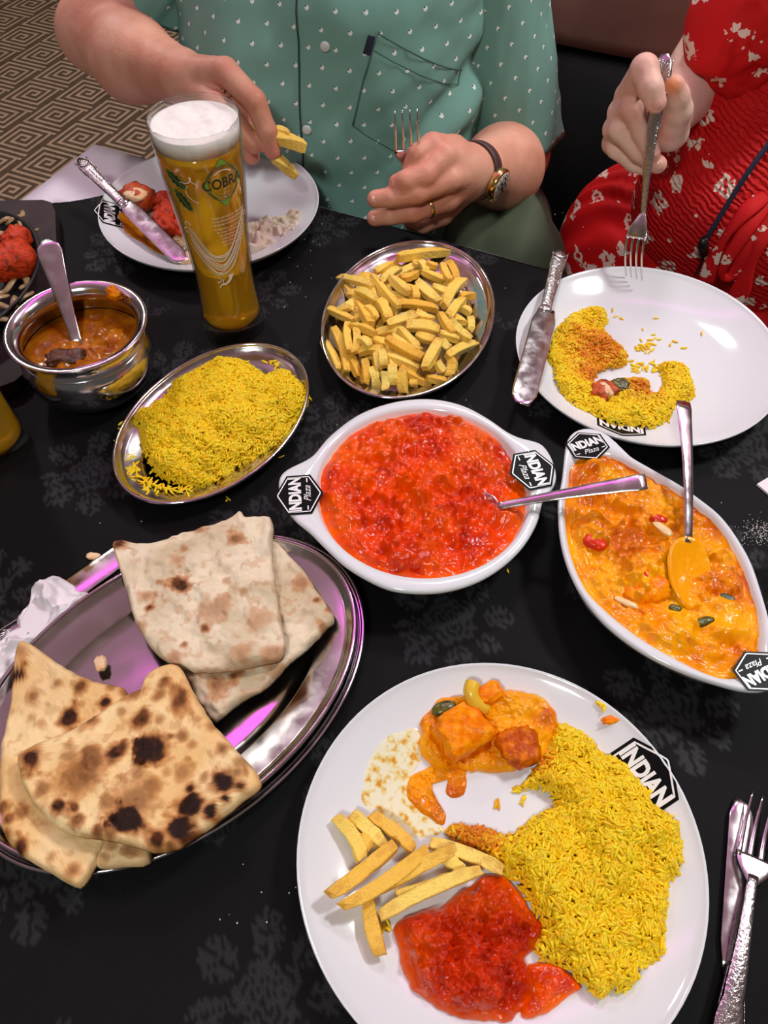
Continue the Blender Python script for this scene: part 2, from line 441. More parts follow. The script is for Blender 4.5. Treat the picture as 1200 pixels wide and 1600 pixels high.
rr_ = N(nt, 'ShaderNodeMapRange'); rr_.inputs['To Min'].default_value = .62; rr_.inputs['To Max'].default_value = .46; L.new(at.outputs['Fac'], rr_.inputs['Value']); L.new(rr_.outputs[0], b.inputs['Roughness'])
b.inputs['Specular IOR Level'].default_value = .13
bn = N(nt, 'ShaderNodeBump', i_Strength=.3, i_Distance=.0008); L.new(wv.outputs['Fac'], bn.inputs['Height']); L.new(bn.outputs[0], b.inputs['Normal'])
def hem_snap(S, T):
    f = S / .19 + T / .17 + .03 * np.sin((S - T) * 30) - 1; g = 1 / .19 ** 2 + 1 / .17 ** 2
    mv = np.where((f < 0) & (f > -.06), -f / g, 0); return S + mv / .19, T + mv / .17
bc = cloth('black_tablecloth', .0027, lambda s, t: (s / .19 + t / .17 + .03 * np.sin((s - t) * 30)) > .995, MT['damask'], 0.0, .14, damask, hem_snap)
tag(bc, 'black damask tablecloth woven with roses and leaves', 'tablecloth')

# ================================================================== dishes
# --- lettering
_font_cache = {}
def text2d(s, size=1.0, bold=0.0, shear=0.0, spacing=1.0):
    key = (s, size, bold, shear, spacing)
    if key in _font_cache: return _font_cache[key]
    cu_ = bpy.data.curves.new('lettering', 'FONT'); cu_.body = s; cu_.size = size; cu_.offset = bold; cu_.shear = shear
    cu_.align_x = 'CENTER'; cu_.align_y = 'CENTER'; cu_.space_character = spacing; cu_.resolution_u = 3
    o = bpy.data.objects.new('lettering', cu_); COL.objects.link(o)
    dg = bpy.context.evaluated_depsgraph_get(); dg.update()
    me = bpy.data.meshes.new_from_object(o.evaluated_get(dg))
    V = np.array([v.co[:2] for v in me.vertices]); F = [tuple(p.vertices) for p in me.polygons]
    bpy.data.objects.remove(o); bpy.data.curves.remove(cu_); bpy.data.meshes.remove(me)
    _font_cache[key] = (V, F); return V, F
def fill2d(P, nr=5):
    """filled outline (star shaped), with inner rings so that it can follow a curved surface"""
    P = np.asarray(P, float); c = P.mean(0); n = len(P); V = [c]; F = []
    for k in range(1, nr + 1): V += list(c + (P - c) * k / nr)
    i = np.arange(n); j = (i + 1) % n
    F += [(0, int(1 + a), int(1 + b)) for a, b in zip(i, j)]
    for k in range(nr - 1): F += [(int(1 + k * n + a), int(1 + (k + 1) * n + a), int(1 + (k + 1) * n + b), int(1 + k * n + b)) for a, b in zip(i, j)]
    return np.array(V), F
def band2d(P, w, closed=True):
    """a line of width w along P"""
    P = np.asarray(P, float); n = len(P)
    T = (np.roll(P, -1, 0) - np.roll(P, 1, 0)) if closed else np.gradient(P, axis=0)
    T /= np.linalg.norm(T, axis=1)[:, None] + 1e-12; Nn = np.c_[-T[:, 1], T[:, 0]]
    w = np.zeros(n) + w
    V = np.r_[P + Nn * w[:, None] / 2, P - Nn * w[:, None] / 2]
    m = n if closed else n - 1
    return V, [(k, (k + 1) % n, n + (k + 1) % n, n + k) for k in range(m)]
def dense(P, k=6):
    P = np.asarray(P, float); Q = np.roll(P, -1, 0)
    return np.concatenate([P[i] + (Q[i] - P[i]) * (np.arange(k) / k)[:, None] for i in range(len(P))])
HEX = np.array([(-.5, .22), (-.02, .46), (.02, .46), (.5, .22), (.5, -.26), (.02, -.5), (-.02, -.5), (-.5, -.26)])
def badge(parent, centre, direction, width, surf, lift=.0006, crop=None):
    """the maker's badge printed on a dish: black hexagon, white line, lettering"""
    d = np.array(direction[:2], float); d /= np.linalg.norm(d); pp = np.array([-d[1], d[0]]); org = np.array(parent.location)
    def lay(V2, up):
        V2 = np.asarray(V2, float) * width
        xy = centre[:2] + V2[:, :1] * d + V2[:, 1:2] * pp
        z = np.array([surf(x, y) for x, y in xy]) + lift * up
        return np.c_[xy, z] - org
    v, f = fill2d(dense(HEX * 1.0, 6), 6); bd = part('printed_badge', lay(v, 1), f, MT['badge_black'], parent)
    v, f = band2d(dense(HEX * .88, 6), .024); part('badge_line', lay(v, 1.7), f, MT['badge_white'], bd)
    v, f = text2d('INDIAN', .262, .012, 0, .98); part('badge_lettering', lay(v * [1.0, 1.25] + [0, .05], 1.7), f, MT['badge_white'], bd)
    v, f = text2d('Plaza', .2, .0, .45); part('badge_lettering', lay(v + [0, -.19], 1.7), f, MT['badge_white'], bd)
    for x0 in (-.4, .3): part('badge_dash', lay(np.array([(x0, -.2), (x0 + .1, -.2), (x0 + .1, -.175), (x0, -.175)]), 1.7), [(0, 1, 2, 3)], MT['badge_white'], bd)
    return bd

# --- coupe dinner plates
PR = .135
def plate_h(r):
    t = np.clip((r - .075) / (PR - .075), 0, 1)
    return .0065 + .0205 * t ** 1.7
def plate_surf(c):
    return lambda x, y: float(plate_h(math.hypot(x - c[0], y - c[1])))
def make_plate(c, label):
    t = thing('dinner_plate', (c[0], c[1], 0), label, 'plate', 'white coupe dinner plates')
    rr = np.r_[0.002, np.linspace(.012, PR - .002, 26)]
    top = [(r, plate_h(r)) for r in rr]
    top += [(PR - .0006, plate_h(PR) + .0008), (PR, plate_h(PR) - .0002), (PR - .0006, plate_h(PR) - .0022)]
    bot = [(r, plate_h(r) - .0048) for r in np.linspace(PR - .004, .082, 12)]
    bot += [(.080, .0002), (.074, .0002), (.072, .0022), (.002, .0022)]
    V, F = ring_loft((0, 0), [(np.full(96, r), z) for r, z in top + bot])
    part('plate_body', V, F, MT['porcelain'], t)
    return t
P_NEAR, P_FAR, P_LEFT = np.array([.075, .136]), np.array([.273, .624]), np.array([-.212, .895])
plN = make_plate(P_NEAR, 'white dinner plate at the front heaped with rice, chips and two curries')
plF = make_plate(P_FAR, 'white dinner plate with leftover yellow rice in front of the red dress')
plL = make_plate(P_LEFT, 'white dinner plate behind the beer glass with tandoori scraps')
sN, sF, sL = plate_surf(P_NEAR), plate_surf(P_FAR), plate_surf(P_LEFT)
def dirpx(a, b, s): return WS(*b, s) - WS(*a, s)
badge(plN, WS(1001, 1216, sN), dirpx((982, 1177), (1033, 1248), sN), .050, sN)
badge(plF, WS(970, 666, sF), dirpx((1000, 672), (940, 660), sF), .047, sF)
badge(plL, WS(176, 336, sL), dirpx((174, 352), (173, 320), sL), .047, sL)

# --- oval steel dishes
def oval_dish(name, c, a, b, ang, label, h=.021, well=.030, z0=0.0, mat='steel', cat='dish', group=None, rim=.0016):
    t = thing(name, (c[0], c[1], z0), label, cat, group)
    n = 128
    def R(d): return ellr(a - d, b - d, ang, n)
    top = [(R(well + .02) * .05, .0042), (R(well + .02) * .5, .0042), (R(well + .006), .0044), (R(well), .006), (R(well - .003), .0092), (R(well - .005), .0105),
           (R(.011), .0135), (R(.008), .0145), (R(.005), .0185), (R(.003), h - .0006)]
    rimr = [(R(.0022 + rim * math.cos(q)), h - .0006 + rim * math.sin(q)) for q in np.linspace(math.pi * .9, -math.pi * .8, 9)]
    bot = [(R(.0045), .0165), (R(.0072), .0125), (R(.011), .0118), (R(well - .004), .0085), (R(well + .001), .001), (R(well + .006), .0003), (R(well + .02) * .05, .0003)]
    V, F = ring_loft((0, 0), top + rimr + bot)
    part('dish_body', V, F, MT[mat], t)
    V, F = ring_loft((0, 0), [(R(.0022 + (rim + .0003) * math.cos(q)), h - .0006 + (rim + .0003) * math.sin(q)) for q in np.linspace(0, 2 * math.pi, 13)], False, False)
    part('rolled_rim', V, F, MT['steel'], t)
    return t
dRice = oval_dish('oval_serving_dish', (-.1642, .537), .115, .0805, math.radians(58.6), 'oval stainless steel dish heaped with yellow rice', group='oval steel serving dishes')
dChip = oval_dish('oval_serving_dish', (.0291, .6901), .1332, .0928, math.radians(76), 'oval stainless steel dish piled with chips', group='oval steel serving dishes')
dLow = oval_dish('oval_platter', (-.1606, .2616), .1636, .116, math.radians(41.1), 'lower steel platter peeking out under the bread platter', h=.018, well=.036, group='stacked steel bread platters')
dUp = oval_dish('oval_platter', (-.1612, .2600), .1575, .110, math.radians(40.5), 'upper oval steel platter holding the folded breads', h=.020, well=.036, z0=.0075, group='stacked steel bread platters')

# --- hammered-neck steel pot (handi)
potC = np.array([-.2950, .6050])
pot = thing('curry_pot', (potC[0], potC[1], 0), 'round bellied stainless steel pot of brown curry', 'pot')
outer = [(.002, .0006), (.030, .0006), (.042, .004), (.055, .014), (.0625, .028), (.0645, .040), (.0635, .050), (.0600, .059), (.0575, .0655), (.0580, .0705), (.0610, .0745), (.0660, .0775), (.0680, .0790), (.0676, .0806)]
inner = [(.0650, .0806), (.0600, .0788), (.0560, .0745), (.0548, .0700), (.0552, .0650), (.0580, .0580), (.0605, .0500), (.0615, .0400), (.0600, .0300), (.053, .0170), (.040, .0072), (.002, .0040)]
V, F = ring_loft((0, 0), [(np.full(96, r), z) for r, z in smooth_open(outer, 3)] + [(np.full(96, r), z) for r, z in smooth_open(inner, 3)])
part('pot_body', V, F, MT['steel'], pot)
V, F = ring_loft((0, 0), [(np.full(96, .0598 + .0009 * math.cos(q)), .0592 + .0009 * math.sin(q)) for q in np.linspace(0, 2 * math.pi, 9)], False, False)
part('neck_ring', V, F, MT['steel'], pot)

# --- eared round gratin dish and boat-shaped gratin dish
def px_outline(crop, off, sc, z): return np.array([W(off[0] + x / sc, off[1] + y / sc, z) for x, y in crop])
RED_C = np.array([.0337, .4310]); RIMZ = .044
redo = px_outline([(36, 385), (45, 335), (95, 305), (160, 270), (230, 190), (340, 110), (470, 65), (600, 53), (720, 75), (820, 125), (900, 180), (960, 205), (1020, 220), (1060, 270), (1080, 340), (1065, 390), (1030, 430), (1010, 510), (960, 600), (880, 680), (780, 740), (660, 775), (540, 780), (430, 760), (300, 690), (220, 620), (150, 550), (100, 510), (55, 450)], (420, 600), 2.4, RIMZ)
n = 192
rO = polar(smooth_closed(redo[:, :2], 6), RED_C, n)
rO = (rO + np.roll(rO, 1) + np.roll(rO, -1)) / 3
rI = np.full(n, .0940)
gd = thing('gratin_dish', (RED_C[0], RED_C[1], 0), 'round white gratin dish with two ear handles full of red curry', 'dish')
rings = [(rI * .02, .006), (rI * .70, .006), (rI * .80, .0085), (rI * .88, .018), (rI * .955, .034), (rI * .985, RIMZ - .003), (rI * 1.0, RIMZ - .0006), (rI * .6 + rO * .4 - .001, RIMZ + .0002),
         (rO - .0035, RIMZ + .0004), (rO - .001, RIMZ - .0004), (rO, RIMZ - .0024), (rO - .0006, RIMZ - .0048), (np.minimum(rO - .004, .1015), RIMZ - .0078), (np.minimum(rO - .008, .0985), RIMZ - .013), (rI * .93, .020), (rI * .84, .006), (rI * .80, .0003), (rI * .74, .0003), (rI * .72, .0015), (rI * .02, .0015)]
V, F = ring_loft((0, 0), rings); part('dish_body', V, F, MT['porcelain'], gd)
flat = lambda z: (lambda x, y: z)
def dz(a, b, z): return W(*b, z) - W(*a, z)
badge(gd, W(466, 774, RIMZ), dz((463, 800), (461, 748), RIMZ), .043, flat(RIMZ + .0004))
badge(gd, W(833, 735, RIMZ), dz((824, 712), (846, 760), RIMZ), .043, flat(RIMZ + .0004))

BZ = .046
boat_px = [(285, 155), (240, 172), (212, 205), (200, 260), (185, 400), (165, 520), (175, 700), (220, 860), (300, 1005), (420, 1140), (600, 1270), (800, 1365), (1000, 1430), (1100, 1452), (1180, 1452), (1230, 1430), (1262, 1380), (1270, 1320), (1245, 1240), (1215, 1130), (1180, 1000), (1120, 820), (1040, 680), (960, 580), (860, 500), (760, 430), (600, 340), (500, 280), (440, 210), (385, 172), (330, 155)]
boato = px_outline(boat_px, (820, 620), 3.158, BZ)
BOAT_C = np.array([*W(820 + 690 / 3.158, 620 + 800 / 3.158, BZ)[:2]])
bO = polar(smooth_closed(boato[:, :2], 6), BOAT_C, n); bO = (np.roll(bO, 1) + bO + np.roll(bO, -1)) / 3
boat_in = px_outline([(212, 430), (225, 330), (300, 270), (380, 262), (460, 290), (560, 345), (660, 400), (760, 455), (860, 530), (960, 610), (1050, 730), (1110, 840), (1150, 980), (1175, 1130), (1180, 1270), (1120, 1360), (1010, 1390), (880, 1355), (720, 1275), (560, 1180), (420, 1070), (310, 960), (240, 860), (205, 760), (190, 640), (190, 530)], (820, 620), 3.158, BZ)
bI = polar(smooth_closed(boat_in[:, :2], 6), BOAT_C, n); bI = np.minimum((np.roll(bI, 1) + bI + np.roll(bI, -1)) / 3, bO - .006)
bd_ = thing('boat_dish', (BOAT_C[0], BOAT_C[1], 0), 'white boat shaped dish of orange curry', 'dish')
rings = [(bI * .02, .006), (bI * .66, .006), (bI * .78, .010), (bI * .90, .024), (bI * .97, .038), (bI, BZ - .0015), (bI * .6 + bO * .4, BZ + .0002), (bO - .0028, BZ + .0006), (bO - .0008, BZ), (bO, BZ - .002), (bO - .0006, BZ - .0045),
         (bO - .003, BZ - .008), (np.minimum(bO - .006, bI * 1.0 + .006), BZ - .013), (bI * .93 + .003, .024), (bI * .84 + .002, .008), (bI * .78, .0004), (bI * .72, .0004), (bI * .7, .0015), (bI * .02, .0015)]
V, F = ring_loft((0, 0), rings); part('dish_body', V, F, MT['porcelain'], bd_)
badge(bd_, W(917, 697, BZ), dz((895, 704), (938, 691), BZ), .036, flat(BZ + .0004))
badge(bd_, W(1184, 1055, BZ - .004), dz((1203, 1040), (1160, 1060), BZ), .036, flat(BZ + .0006))

# ================================================================== food
def cr(crop, off, sc): return [(off[0] + x / sc, off[1] + y / sc) for x, y in crop]
C_RED, C_BOAT, C_NEAR, C_FAR, C_PLT, C_LEFT, C_RICE, C_CHIP = ((420, 600), 2.4), ((820, 620), 3.158), ((450, 1020), 1.791), ((800, 400), 3.0), ((0, 780), 2.0), ((140, 200), 3.0), ((0, 300), 2.4), ((480, 360), 3.75)
def outl(crop, C, surf, k=5):
    return smooth_closed(np.array([WS(x, y, surf)[:2] for x, y in cr(crop, *C)]), k)
def pt(x, y, C, surf, lift=0.0): return WS(C[0][0] + x / C[1], C[0][1] + y / C[1], surf, lift)

def sauce(name, outline, surf, thick, mat, tint, lumps=(), rough=.0012, fs=90, seed=1, nr=56, n=200, edge=.006, centre=None, parent=None, dish=False, ledge=.0):
    c = np.asarray(centre if centre is not None else outline.mean(0))[:2]
    r = polar(outline, c, n)
    if not dish: r = r * (1 + .035 * fbm(np.cos(np.arange(n) * 2 * np.pi / n) * 5 + seed, np.sin(np.arange(n) * 2 * np.pi / n) * 5, seed, seed, 3))
    ts = np.r_[.01, np.linspace(.03, 1, nr)] ** .8
    D = circ(n); V = []; E = []
    for t in ts:
        V.append(np.c_[c[0] + t * r * D[:, 0], c[1] + t * r * D[:, 1]]); E.append(r * (1 - t))
    P = np.concatenate(V); E = np.concatenate(E)
    s0 = np.array([surf(x, y) for x, y in P])
    prof = np.sqrt(np.clip(1 - (1 - np.clip(E / edge, 0, 1)) ** 2, 0, 1)) if not dish else np.ones(len(P))
    z = thick * prof + ledge * (1 - np.clip(E / .006, 0, 1)) ** 2
    body = np.clip(E / (edge * 1.3), 0, 1) if not dish else np.clip(.25 + E / .012, 0, 1)
    nz = fbm(P[:, 0] * fs, P[:, 1] * fs, 0, seed, 4, .55)
    rid = 1 - abs(fbm(P[:, 0] * fs * .6, P[:, 1] * fs * .6, 3, seed + 9, 3))
    z = z + body * rough * (nz + .8 * rid + (1.6 * (1 - abs(fbm(P[:, 0] * 20 + P[:, 1] * 8, P[:, 1] * 34, 7, seed + 14, 3))) if dish else 0) + .35 * fbm(P[:, 0] * fs * 5, P[:, 1] * fs * 5, 0, seed + 2, 2))
    for lx, ly, lr, lh in lumps:
        d = np.hypot(P[:, 0] - lx, P[:, 1] - ly) / lr * (1 + .25 * fbm(P[:, 0] * 160, P[:, 1] * 160, 1, seed + 5, 2))
        z = z + body * lh * (1.35 if dish else 1) * np.clip(1 - d * d, 0, 1) ** .7
    Vv = np.c_[P, s0 + z]
    m = len(ts); i = np.arange(n); j = (i + 1) % n; F = []
    for k in range(m - 1): F += np.c_[k * n + i, (k + 1) * n + i, (k + 1) * n + j, k * n + j].tolist()
    F.append(tuple(int(a) for a in i))
    o0 = np.array([c[0], c[1], float(s0.min())])
    me = mesh(name, Vv - o0, F)
    attrc(me, 'tint', tint(P[:, 0], P[:, 1], nz, E))
    o = obj(name, me, mat, parent); o.location = o0
    return o
def mixc(a, b, t): return np.asarray(a)[None] * (1 - t[:, None]) + np.asarray(b)[None] * t[:, None]
RED1, RED2, RED3 = (.80, .048, 0.0), (.52, .018, 0.0), (1.0, .15, 0.0)
def red_tint(x, y, nz, E):
    t = np.clip(.35 + .7 * fbm(x * 40, y * 40, 1, 21, 4) + .5 * fbm(x * 210, y * 210, 1, 22, 3), 0, 1); c = mixc(RED1, RED2, t)
    return c + (np.asarray(RED3) - c) * (np.clip(.25 + fbm(x * 25, y * 25, 5, 33, 3), 0, 1) * .55 + .6 * np.clip(1 - E / .006, 0, 1))[:, None].clip(0, 1)
OR1, OR2, OR3 = (.92, .28, 0.0), (.64, .125, 0.0), (1.0, .42, .003)
def orange_tint(x, y, nz, E):
    t = np.clip(.4 + .8 * fbm(x * 45, y * 45, 1, 51, 4) + .5 * fbm(x * 210, y * 210, 1, 52, 3), 0, 1); c = mixc(OR1, OR2, t)
    return c + (np.asarray(OR3) - c) * np.clip(.2 + fbm(x * 30, y * 30, 5, 63, 3), 0, 1)[:, None]

# --- red curry in the round gratin dish
SZ = .0335
lr = []
for (x, y, r, h) in ((600, 290, 190, .004), (420, 210, 110, .004), (650, 430, 120, .006), (480, 470, 90, .006), (300, 430, 80, .004), (330, 560, 110, .004), (540, 640, 85, .008), (800, 620, 90, .003), (560, 170, 120, .003), (770, 250, 130, .003), (470, 600, 40, .006), (600, 520, 110, .004), (760, 500, 70, .003), (240, 420, 60, .004), (340, 390, 35, .004), (600, 395, 90, .003)):
    p = pt(x, y, C_RED, flat(SZ)); lr.append((p[0], p[1], r / 2.4 / 1560, h))
R = np.c_[RED_C[0] + .0925 * circ(160)[:, 0], RED_C[1] + .0925 * circ(160)[:, 1]]
o = sauce('red_curry', R, flat(SZ), 0, MT['red_curry'], red_tint, lr, .0030, 62, 3, 80, 260, dish=True, centre=RED_C, ledge=.0015)
tag(o, 'thick red tomato curry in the round eared dish', 'curry', kind='stuff')

# --- orange curry in the boat dish
OZ = .036
oo = outl([(215, 430), (230, 330), (300, 285), (380, 275), (460, 300), (560, 350), (660, 410), (760, 460), (860, 530), (960, 630), (1050, 760), (1110, 860), (1140, 1000), (1150, 1150), (1145, 1280), (1080, 1340), (1000, 1370), (880, 1340), (720, 1260), (560, 1160), (420, 1060), (320, 960), (250, 860), (215, 760), (200, 640), (200, 520)], C_BOAT, flat(OZ))
lo_ = []
for (x, y, r, h) in ((420, 470, 170, .004), (620, 560, 150, .007), (330, 680, 90, .006), (600, 880, 120, .006), (540, 760, 140, .004), (450, 900, 90, .003), (700, 1180, 110, .006), (960, 900, 90, .004), (980, 1120, 120, .005), (860, 760, 60, .003), (980, 820, 60, .004), (560, 960, 70, .003), (300, 360, 80, .003), (700, 690, 90, .004)):
    p = pt(x, y, C_BOAT, flat(OZ)); lo_.append((p[0], p[1], r / 3.158 / 1650, h))
bS = polar(np.c_[BOAT_C[0] + bI * circ(192)[:, 0], BOAT_C[1] + bI * circ(192)[:, 1]], BOAT_C, 200) * .985
oo = np.c_[BOAT_C[0] + bS * circ(200)[:, 0], BOAT_C[1] + bS * circ(200)[:, 1]]
o = sauce('orange_curry', oo, flat(OZ), 0, MT['orange_curry'], orange_tint, lo_, .0028, 62, 5, 80, 260, dish=True, centre=BOAT_C, ledge=.004)
tag(o, 'creamy orange curry filling the boat shaped dish', 'curry', kind='stuff')

# --- brown curry in the pot
o = sauce('brown_curry', np.c_[potC[0] + .0598 * circ(120)[:, 0], potC[1] + .0598 * circ(120)[:, 1]], flat(.0500), 0, MT['brown_curry'], lambda x, y, nz, E: np.zeros((len(x), 3)), [(potC[0] - .012, potC[1] - .012, .018, .004), (potC[0] + .02, potC[1] + .015, .016, .003), (potC[0] + .006, potC[1] - .03, .014, .003)], .0009, 60, 8, 50, 140, dish=True, centre=potC)
tag(o, 'brown lamb curry in the steel pot', 'curry', kind='stuff')

# --- chunks
def chunk_geo(r, seed, power=.75, nu=26, nv=16, amp=.12, freq=2.2):
    u = np.arange(nu) * 2 * np.pi / nu; v = np.linspace(-np.pi / 2, np.pi / 2, nv)
    sg = lambda a: np.sign(a) * abs(a) ** power
    U_, V_ = np.meshgrid(u, v)
    x = sg(np.cos(V_)) * sg(np.cos(U_)); y = sg(np.cos(V_)) * sg(np.sin(U_)); z = sg(np.sin(V_))
    P = np.stack([x, y, z], -1).reshape(-1, 3)
    d = 1 + amp * fbm(P[:, 0] * freq + seed * 3.1, P[:, 1] * freq, P[:, 2] * freq, seed, 3)
    P = P * d[:, None] * np.asarray(r)
    F = []
    for k in range(nv - 1):
        for a in range(nu):
            b_ = (a + 1) % nu; F.append((k * nu + a, k * nu + b_, (k + 1) * nu + b_, (k + 1) * nu + a))
    return P, F
def rotz(P, a): c, s = math.cos(a), math.sin(a); return np.c_[P[:, 0] * c - P[:, 1] * s, P[:, 0] * s + P[:, 1] * c, P[:, 2]]
def chunk(name, loc, r, rz, mat, seed, label, cat, group=None, parent=None, power=.75, amp=.12, tilt=0.0, freq=2.2):
    P, F = chunk_geo(r, seed, power, amp=amp, freq=freq)
    if tilt: c, s = math.cos(tilt), math.sin(tilt); P = np.c_[P[:, 0] * c + P[:, 2] * s, P[:, 1], -P[:, 0] * s + P[:, 2] * c]
    o = part(name, rotz(P, rz), F, mat, parent); o.location = loc
    if label: tag(o, label, cat, group)
    return o
MT['tikka'] = M('tandoori_chicken_crust', (.56, .075, .006), .42, var=(110, srgb(112, 26, 10), 5.0, .46, .68), bump=(180, .8, .003), spec=.5)
MT['tikka_red'] = M('bright_red_tandoori_crust', (.56, .040, .006), .45, spec=.3, var=(130, srgb(96, 22, 8), 5.0, .5, .72), bump=(220, .8, .003))
MT['chicken'] = M('pale_cut_chicken', srgb(240, 206, 168), .5, var=(120, srgb(226, 170, 110), 4.0, .4, .7), bump=(300, .5, .0015), sss=(.2, (.004, .002, .001), .5))
MT['orange_chunk'] = M('sauced_orange_chicken', (.84, .17, 0.0), .2, spec=.15, var=(120, (1.0, .34, .003), 5.0, .4, .65), bump=(240, .6, .002))
MT['pod'] = M('olive_green_pod', srgb(96, 92, 24), .25, var=(150, srgb(60, 48, 14), 4.0, .4, .6), bump=(300, .5, .001))
MT['pale_veg'] = M('pale_yellow_pepper', srgb(232, 186, 52), .25, sss=(.2, (.004, .003, .001), .5))
MT['pepper_red'] = M('glossy_red_pepper', (.66, .03, .002), .2, spec=.3, bump=(200, .4, .002))
MT['almond'] = M('flaked_almond', srgb(232, 196, 140), .4)
MT['onion'] = M('fried_onion', srgb(178, 150, 110), .3, var=(60, srgb(120, 90, 52), 4.0, .4, .65), sss=(.2, (.004, .003, .002), .5))
MT['herb'] = M('dark_green_herb', srgb(44, 66, 16), .4)
MT['meat'] = M('dark_braised_meat', srgb(96, 48, 24), .3, var=(140, srgb(60, 28, 14), 5.0, .4, .65), bump=(220, .9, .003))

# --- near plate: two curries
neo = [(370, 220), (385, 170), (430, 130), (500, 120), (560, 115), (640, 110), (710, 125), (745, 170), (745, 230), (720, 280), (690, 310), (620, 330), (540, 335), (470, 330), (420, 325), (400, 310), (370, 280)]
o = sauce('orange_curry', outl(neo, C_NEAR, sN), sN, .0055, MT['orange_curry'], orange_tint, [(*pt(640, 200, C_NEAR, sN)[:2], .026, .004), (*pt(500, 170, C_NEAR, sN)[:2], .02, .003)], .0022, 140, 11, 70, 240, edge=.005)
tag(o, 'orange curry pooled at the top of the front plate', 'curry', kind='stuff')
tail = [(330, 380), (345, 345), (400, 318), (430, 308), (500, 335), (495, 392), (468, 405), (442, 392), (447, 352), (425, 345), (405, 372), (420, 420), (442, 455), (432, 482), (400, 467), (365, 443), (338, 412)]
o = sauce('orange_curry', outl(tail[:5] + [(470, 350)] + tail[9:], C_NEAR, sN), sN, .0022, MT['orange_curry'], orange_tint, (), .0022, 150, 12, 40, 160, edge=.004, centre=pt(388, 372, C_NEAR, sN))
tag(o, 'streak of orange curry trailing toward the chips', 'curry', kind='stuff')
o = sauce('orange_curry', outl([(455, 340), (495, 335), (500, 370), (490, 398), (462, 406), (442, 392), (447, 360)], C_NEAR, sN), sN, .0022, MT['orange_curry'], orange_tint, (), .0016, 150, 14, 20, 80, edge=.004)
tag(o, 'small drip of orange curry below the orange curry pool', 'curry', kind='stuff')
redp = [(295, 760), (350, 730), (420, 710), (480, 670), (540, 630), (600, 625), (640, 660), (680, 720), (710, 770), (690, 830), (660, 860), (690, 900), (690, 960), (650, 1010), (600, 1035), (520, 1030), (440, 1005), (380, 970), (345, 940), (320, 880), (300, 820)]
o = sauce('red_curry', outl(redp, C_NEAR, sN), sN, .0055, MT['red_curry'], lambda x, y, nz, E: red_tint(x, y, nz, E) * np.array([.78, .62, 1.0]), [(*pt(x, y, C_NEAR, sN)[:2], r, h) for x, y, r, h in ((480, 820, .05, .006), (590, 700, .022, .005), (400, 790, .02, .003), (560, 900, .028, .003), (450, 930, .024, .002), (520, 760, .02, .003), (640, 800, .018, .002))], .0034, 120, 15, 80, 260, edge=.008)
tag(o, 'chunky red curry at the bottom of the front plate', 'curry', kind='stuff')
o = sauce('red_curry', outl([(660, 880), (700, 868), (750, 872), (800, 905), (822, 935), (800, 952), (770, 975), (730, 1005), (680, 1022), (650, 1018), (660, 975), (690, 940)], C_NEAR, sN), sN, .004, MT['red_curry'], red_tint, (), .0014, 120, 16, 30, 120, edge=.005)
tag(o, 'thin red curry spill right of the red curry mound', 'curry', kind='stuff')
# oil film left by the curry
m, nt, b = nm('curry_oil_film'); L = nt.links; MT['film'] = m
tc = N(nt, 'ShaderNodeTexCoord'); n1 = N(nt, 'ShaderNodeTexNoise', i_Scale=160.0, i_Detail=5.0); L.new(tc.outputs['Object'], n1.inputs['Vector'])
rp = ramp(nt, [(.46, srgb(232, 226, 196)), (.56, srgb(226, 204, 132)), (.66, srgb(214, 140, 34))]); L.new(n1.outputs['Fac'], rp.inputs[0]); L.new(rp.outputs[0], b.inputs['Base Color'])
b.inputs['Roughness'].default_value = .12
film = [(205, 380), (225, 310), (270, 240), (340, 212), (375, 225), (372, 300), (345, 345), (335, 400), (400, 465), (440, 500), (350, 515), (262, 452), (222, 440)]
o = sauce('oil_smear', outl(film, C_NEAR, sN), sN, .0006, MT['film'], lambda x, y, nz, E: np.zeros((len(x), 3)), (), .0001, 90, 17, 24, 100, edge=.006)
tag(o, 'yellow oily smear left of the orange curry on the front plate', 'smear', kind='stuff')
def lying(x, y, C, surf, lift): p = pt(x, y, C, surf, lift); return tuple(p)
chunk('chicken_piece', lying(490, 225, C_NEAR, sN, .010), (.020, .017, .014), .5, MT['orange_chunk'], 3, 'large orange cube of chicken in the front plate curry', 'chicken', 'sauced chicken pieces', power=.45, amp=.2, freq=2.8)
chunk('chicken_piece', lying(645, 262, C_NEAR, sN, .009), (.015, .014, .011), .2, M('browned_sauced_chicken', (.50, .07, .001), .25, spec=.2, var=(140, (.80, .2, .002), 5.0, .42, .66), bump=(240, .7, .0025)), 4, 'browned chicken lump beside the rice on the front plate', 'chicken', 'sauced chicken pieces', power=.7, amp=.2)
chunk('spice_pod', lying(437, 157, C_NEAR, sN, .008), (.0095, .0060, .005), .3, MT['pod'], 5, 'dark green cardamom pod on the front plate curry', 'pod', 'green pods', power=.9, amp=.05)
P = [pt(x, y, C_NEAR, sN, z) for x, y, z in ((518, 85, .014), (512, 110, .016), (525, 140, .014), (555, 155, .010))]
v, f = tube(smooth_open(P, 5), np.linspace(.006, .0055, 16), 10); o = part('pepper_slice', v, f, MT['pale_veg']); tag(o, 'curved yellow pepper slice at the top of the front plate', 'vegetable')
chunk('tomato_piece', lying(565, 115, C_NEAR, sN, .011), (.010, .007, .006), .6, MT['orange_chunk'], 8, 'small orange piece next to the yellow pepper slice', 'vegetable', power=.6)
chunk('rice_crumb_smear', lying(905, 187, C_NEAR, sN, .0006), (.0075, .0032, .0014), .25, MT['orange_chunk'], 9, 'smear of orange sauce near the rim of the front plate', 'smear', amp=.3)

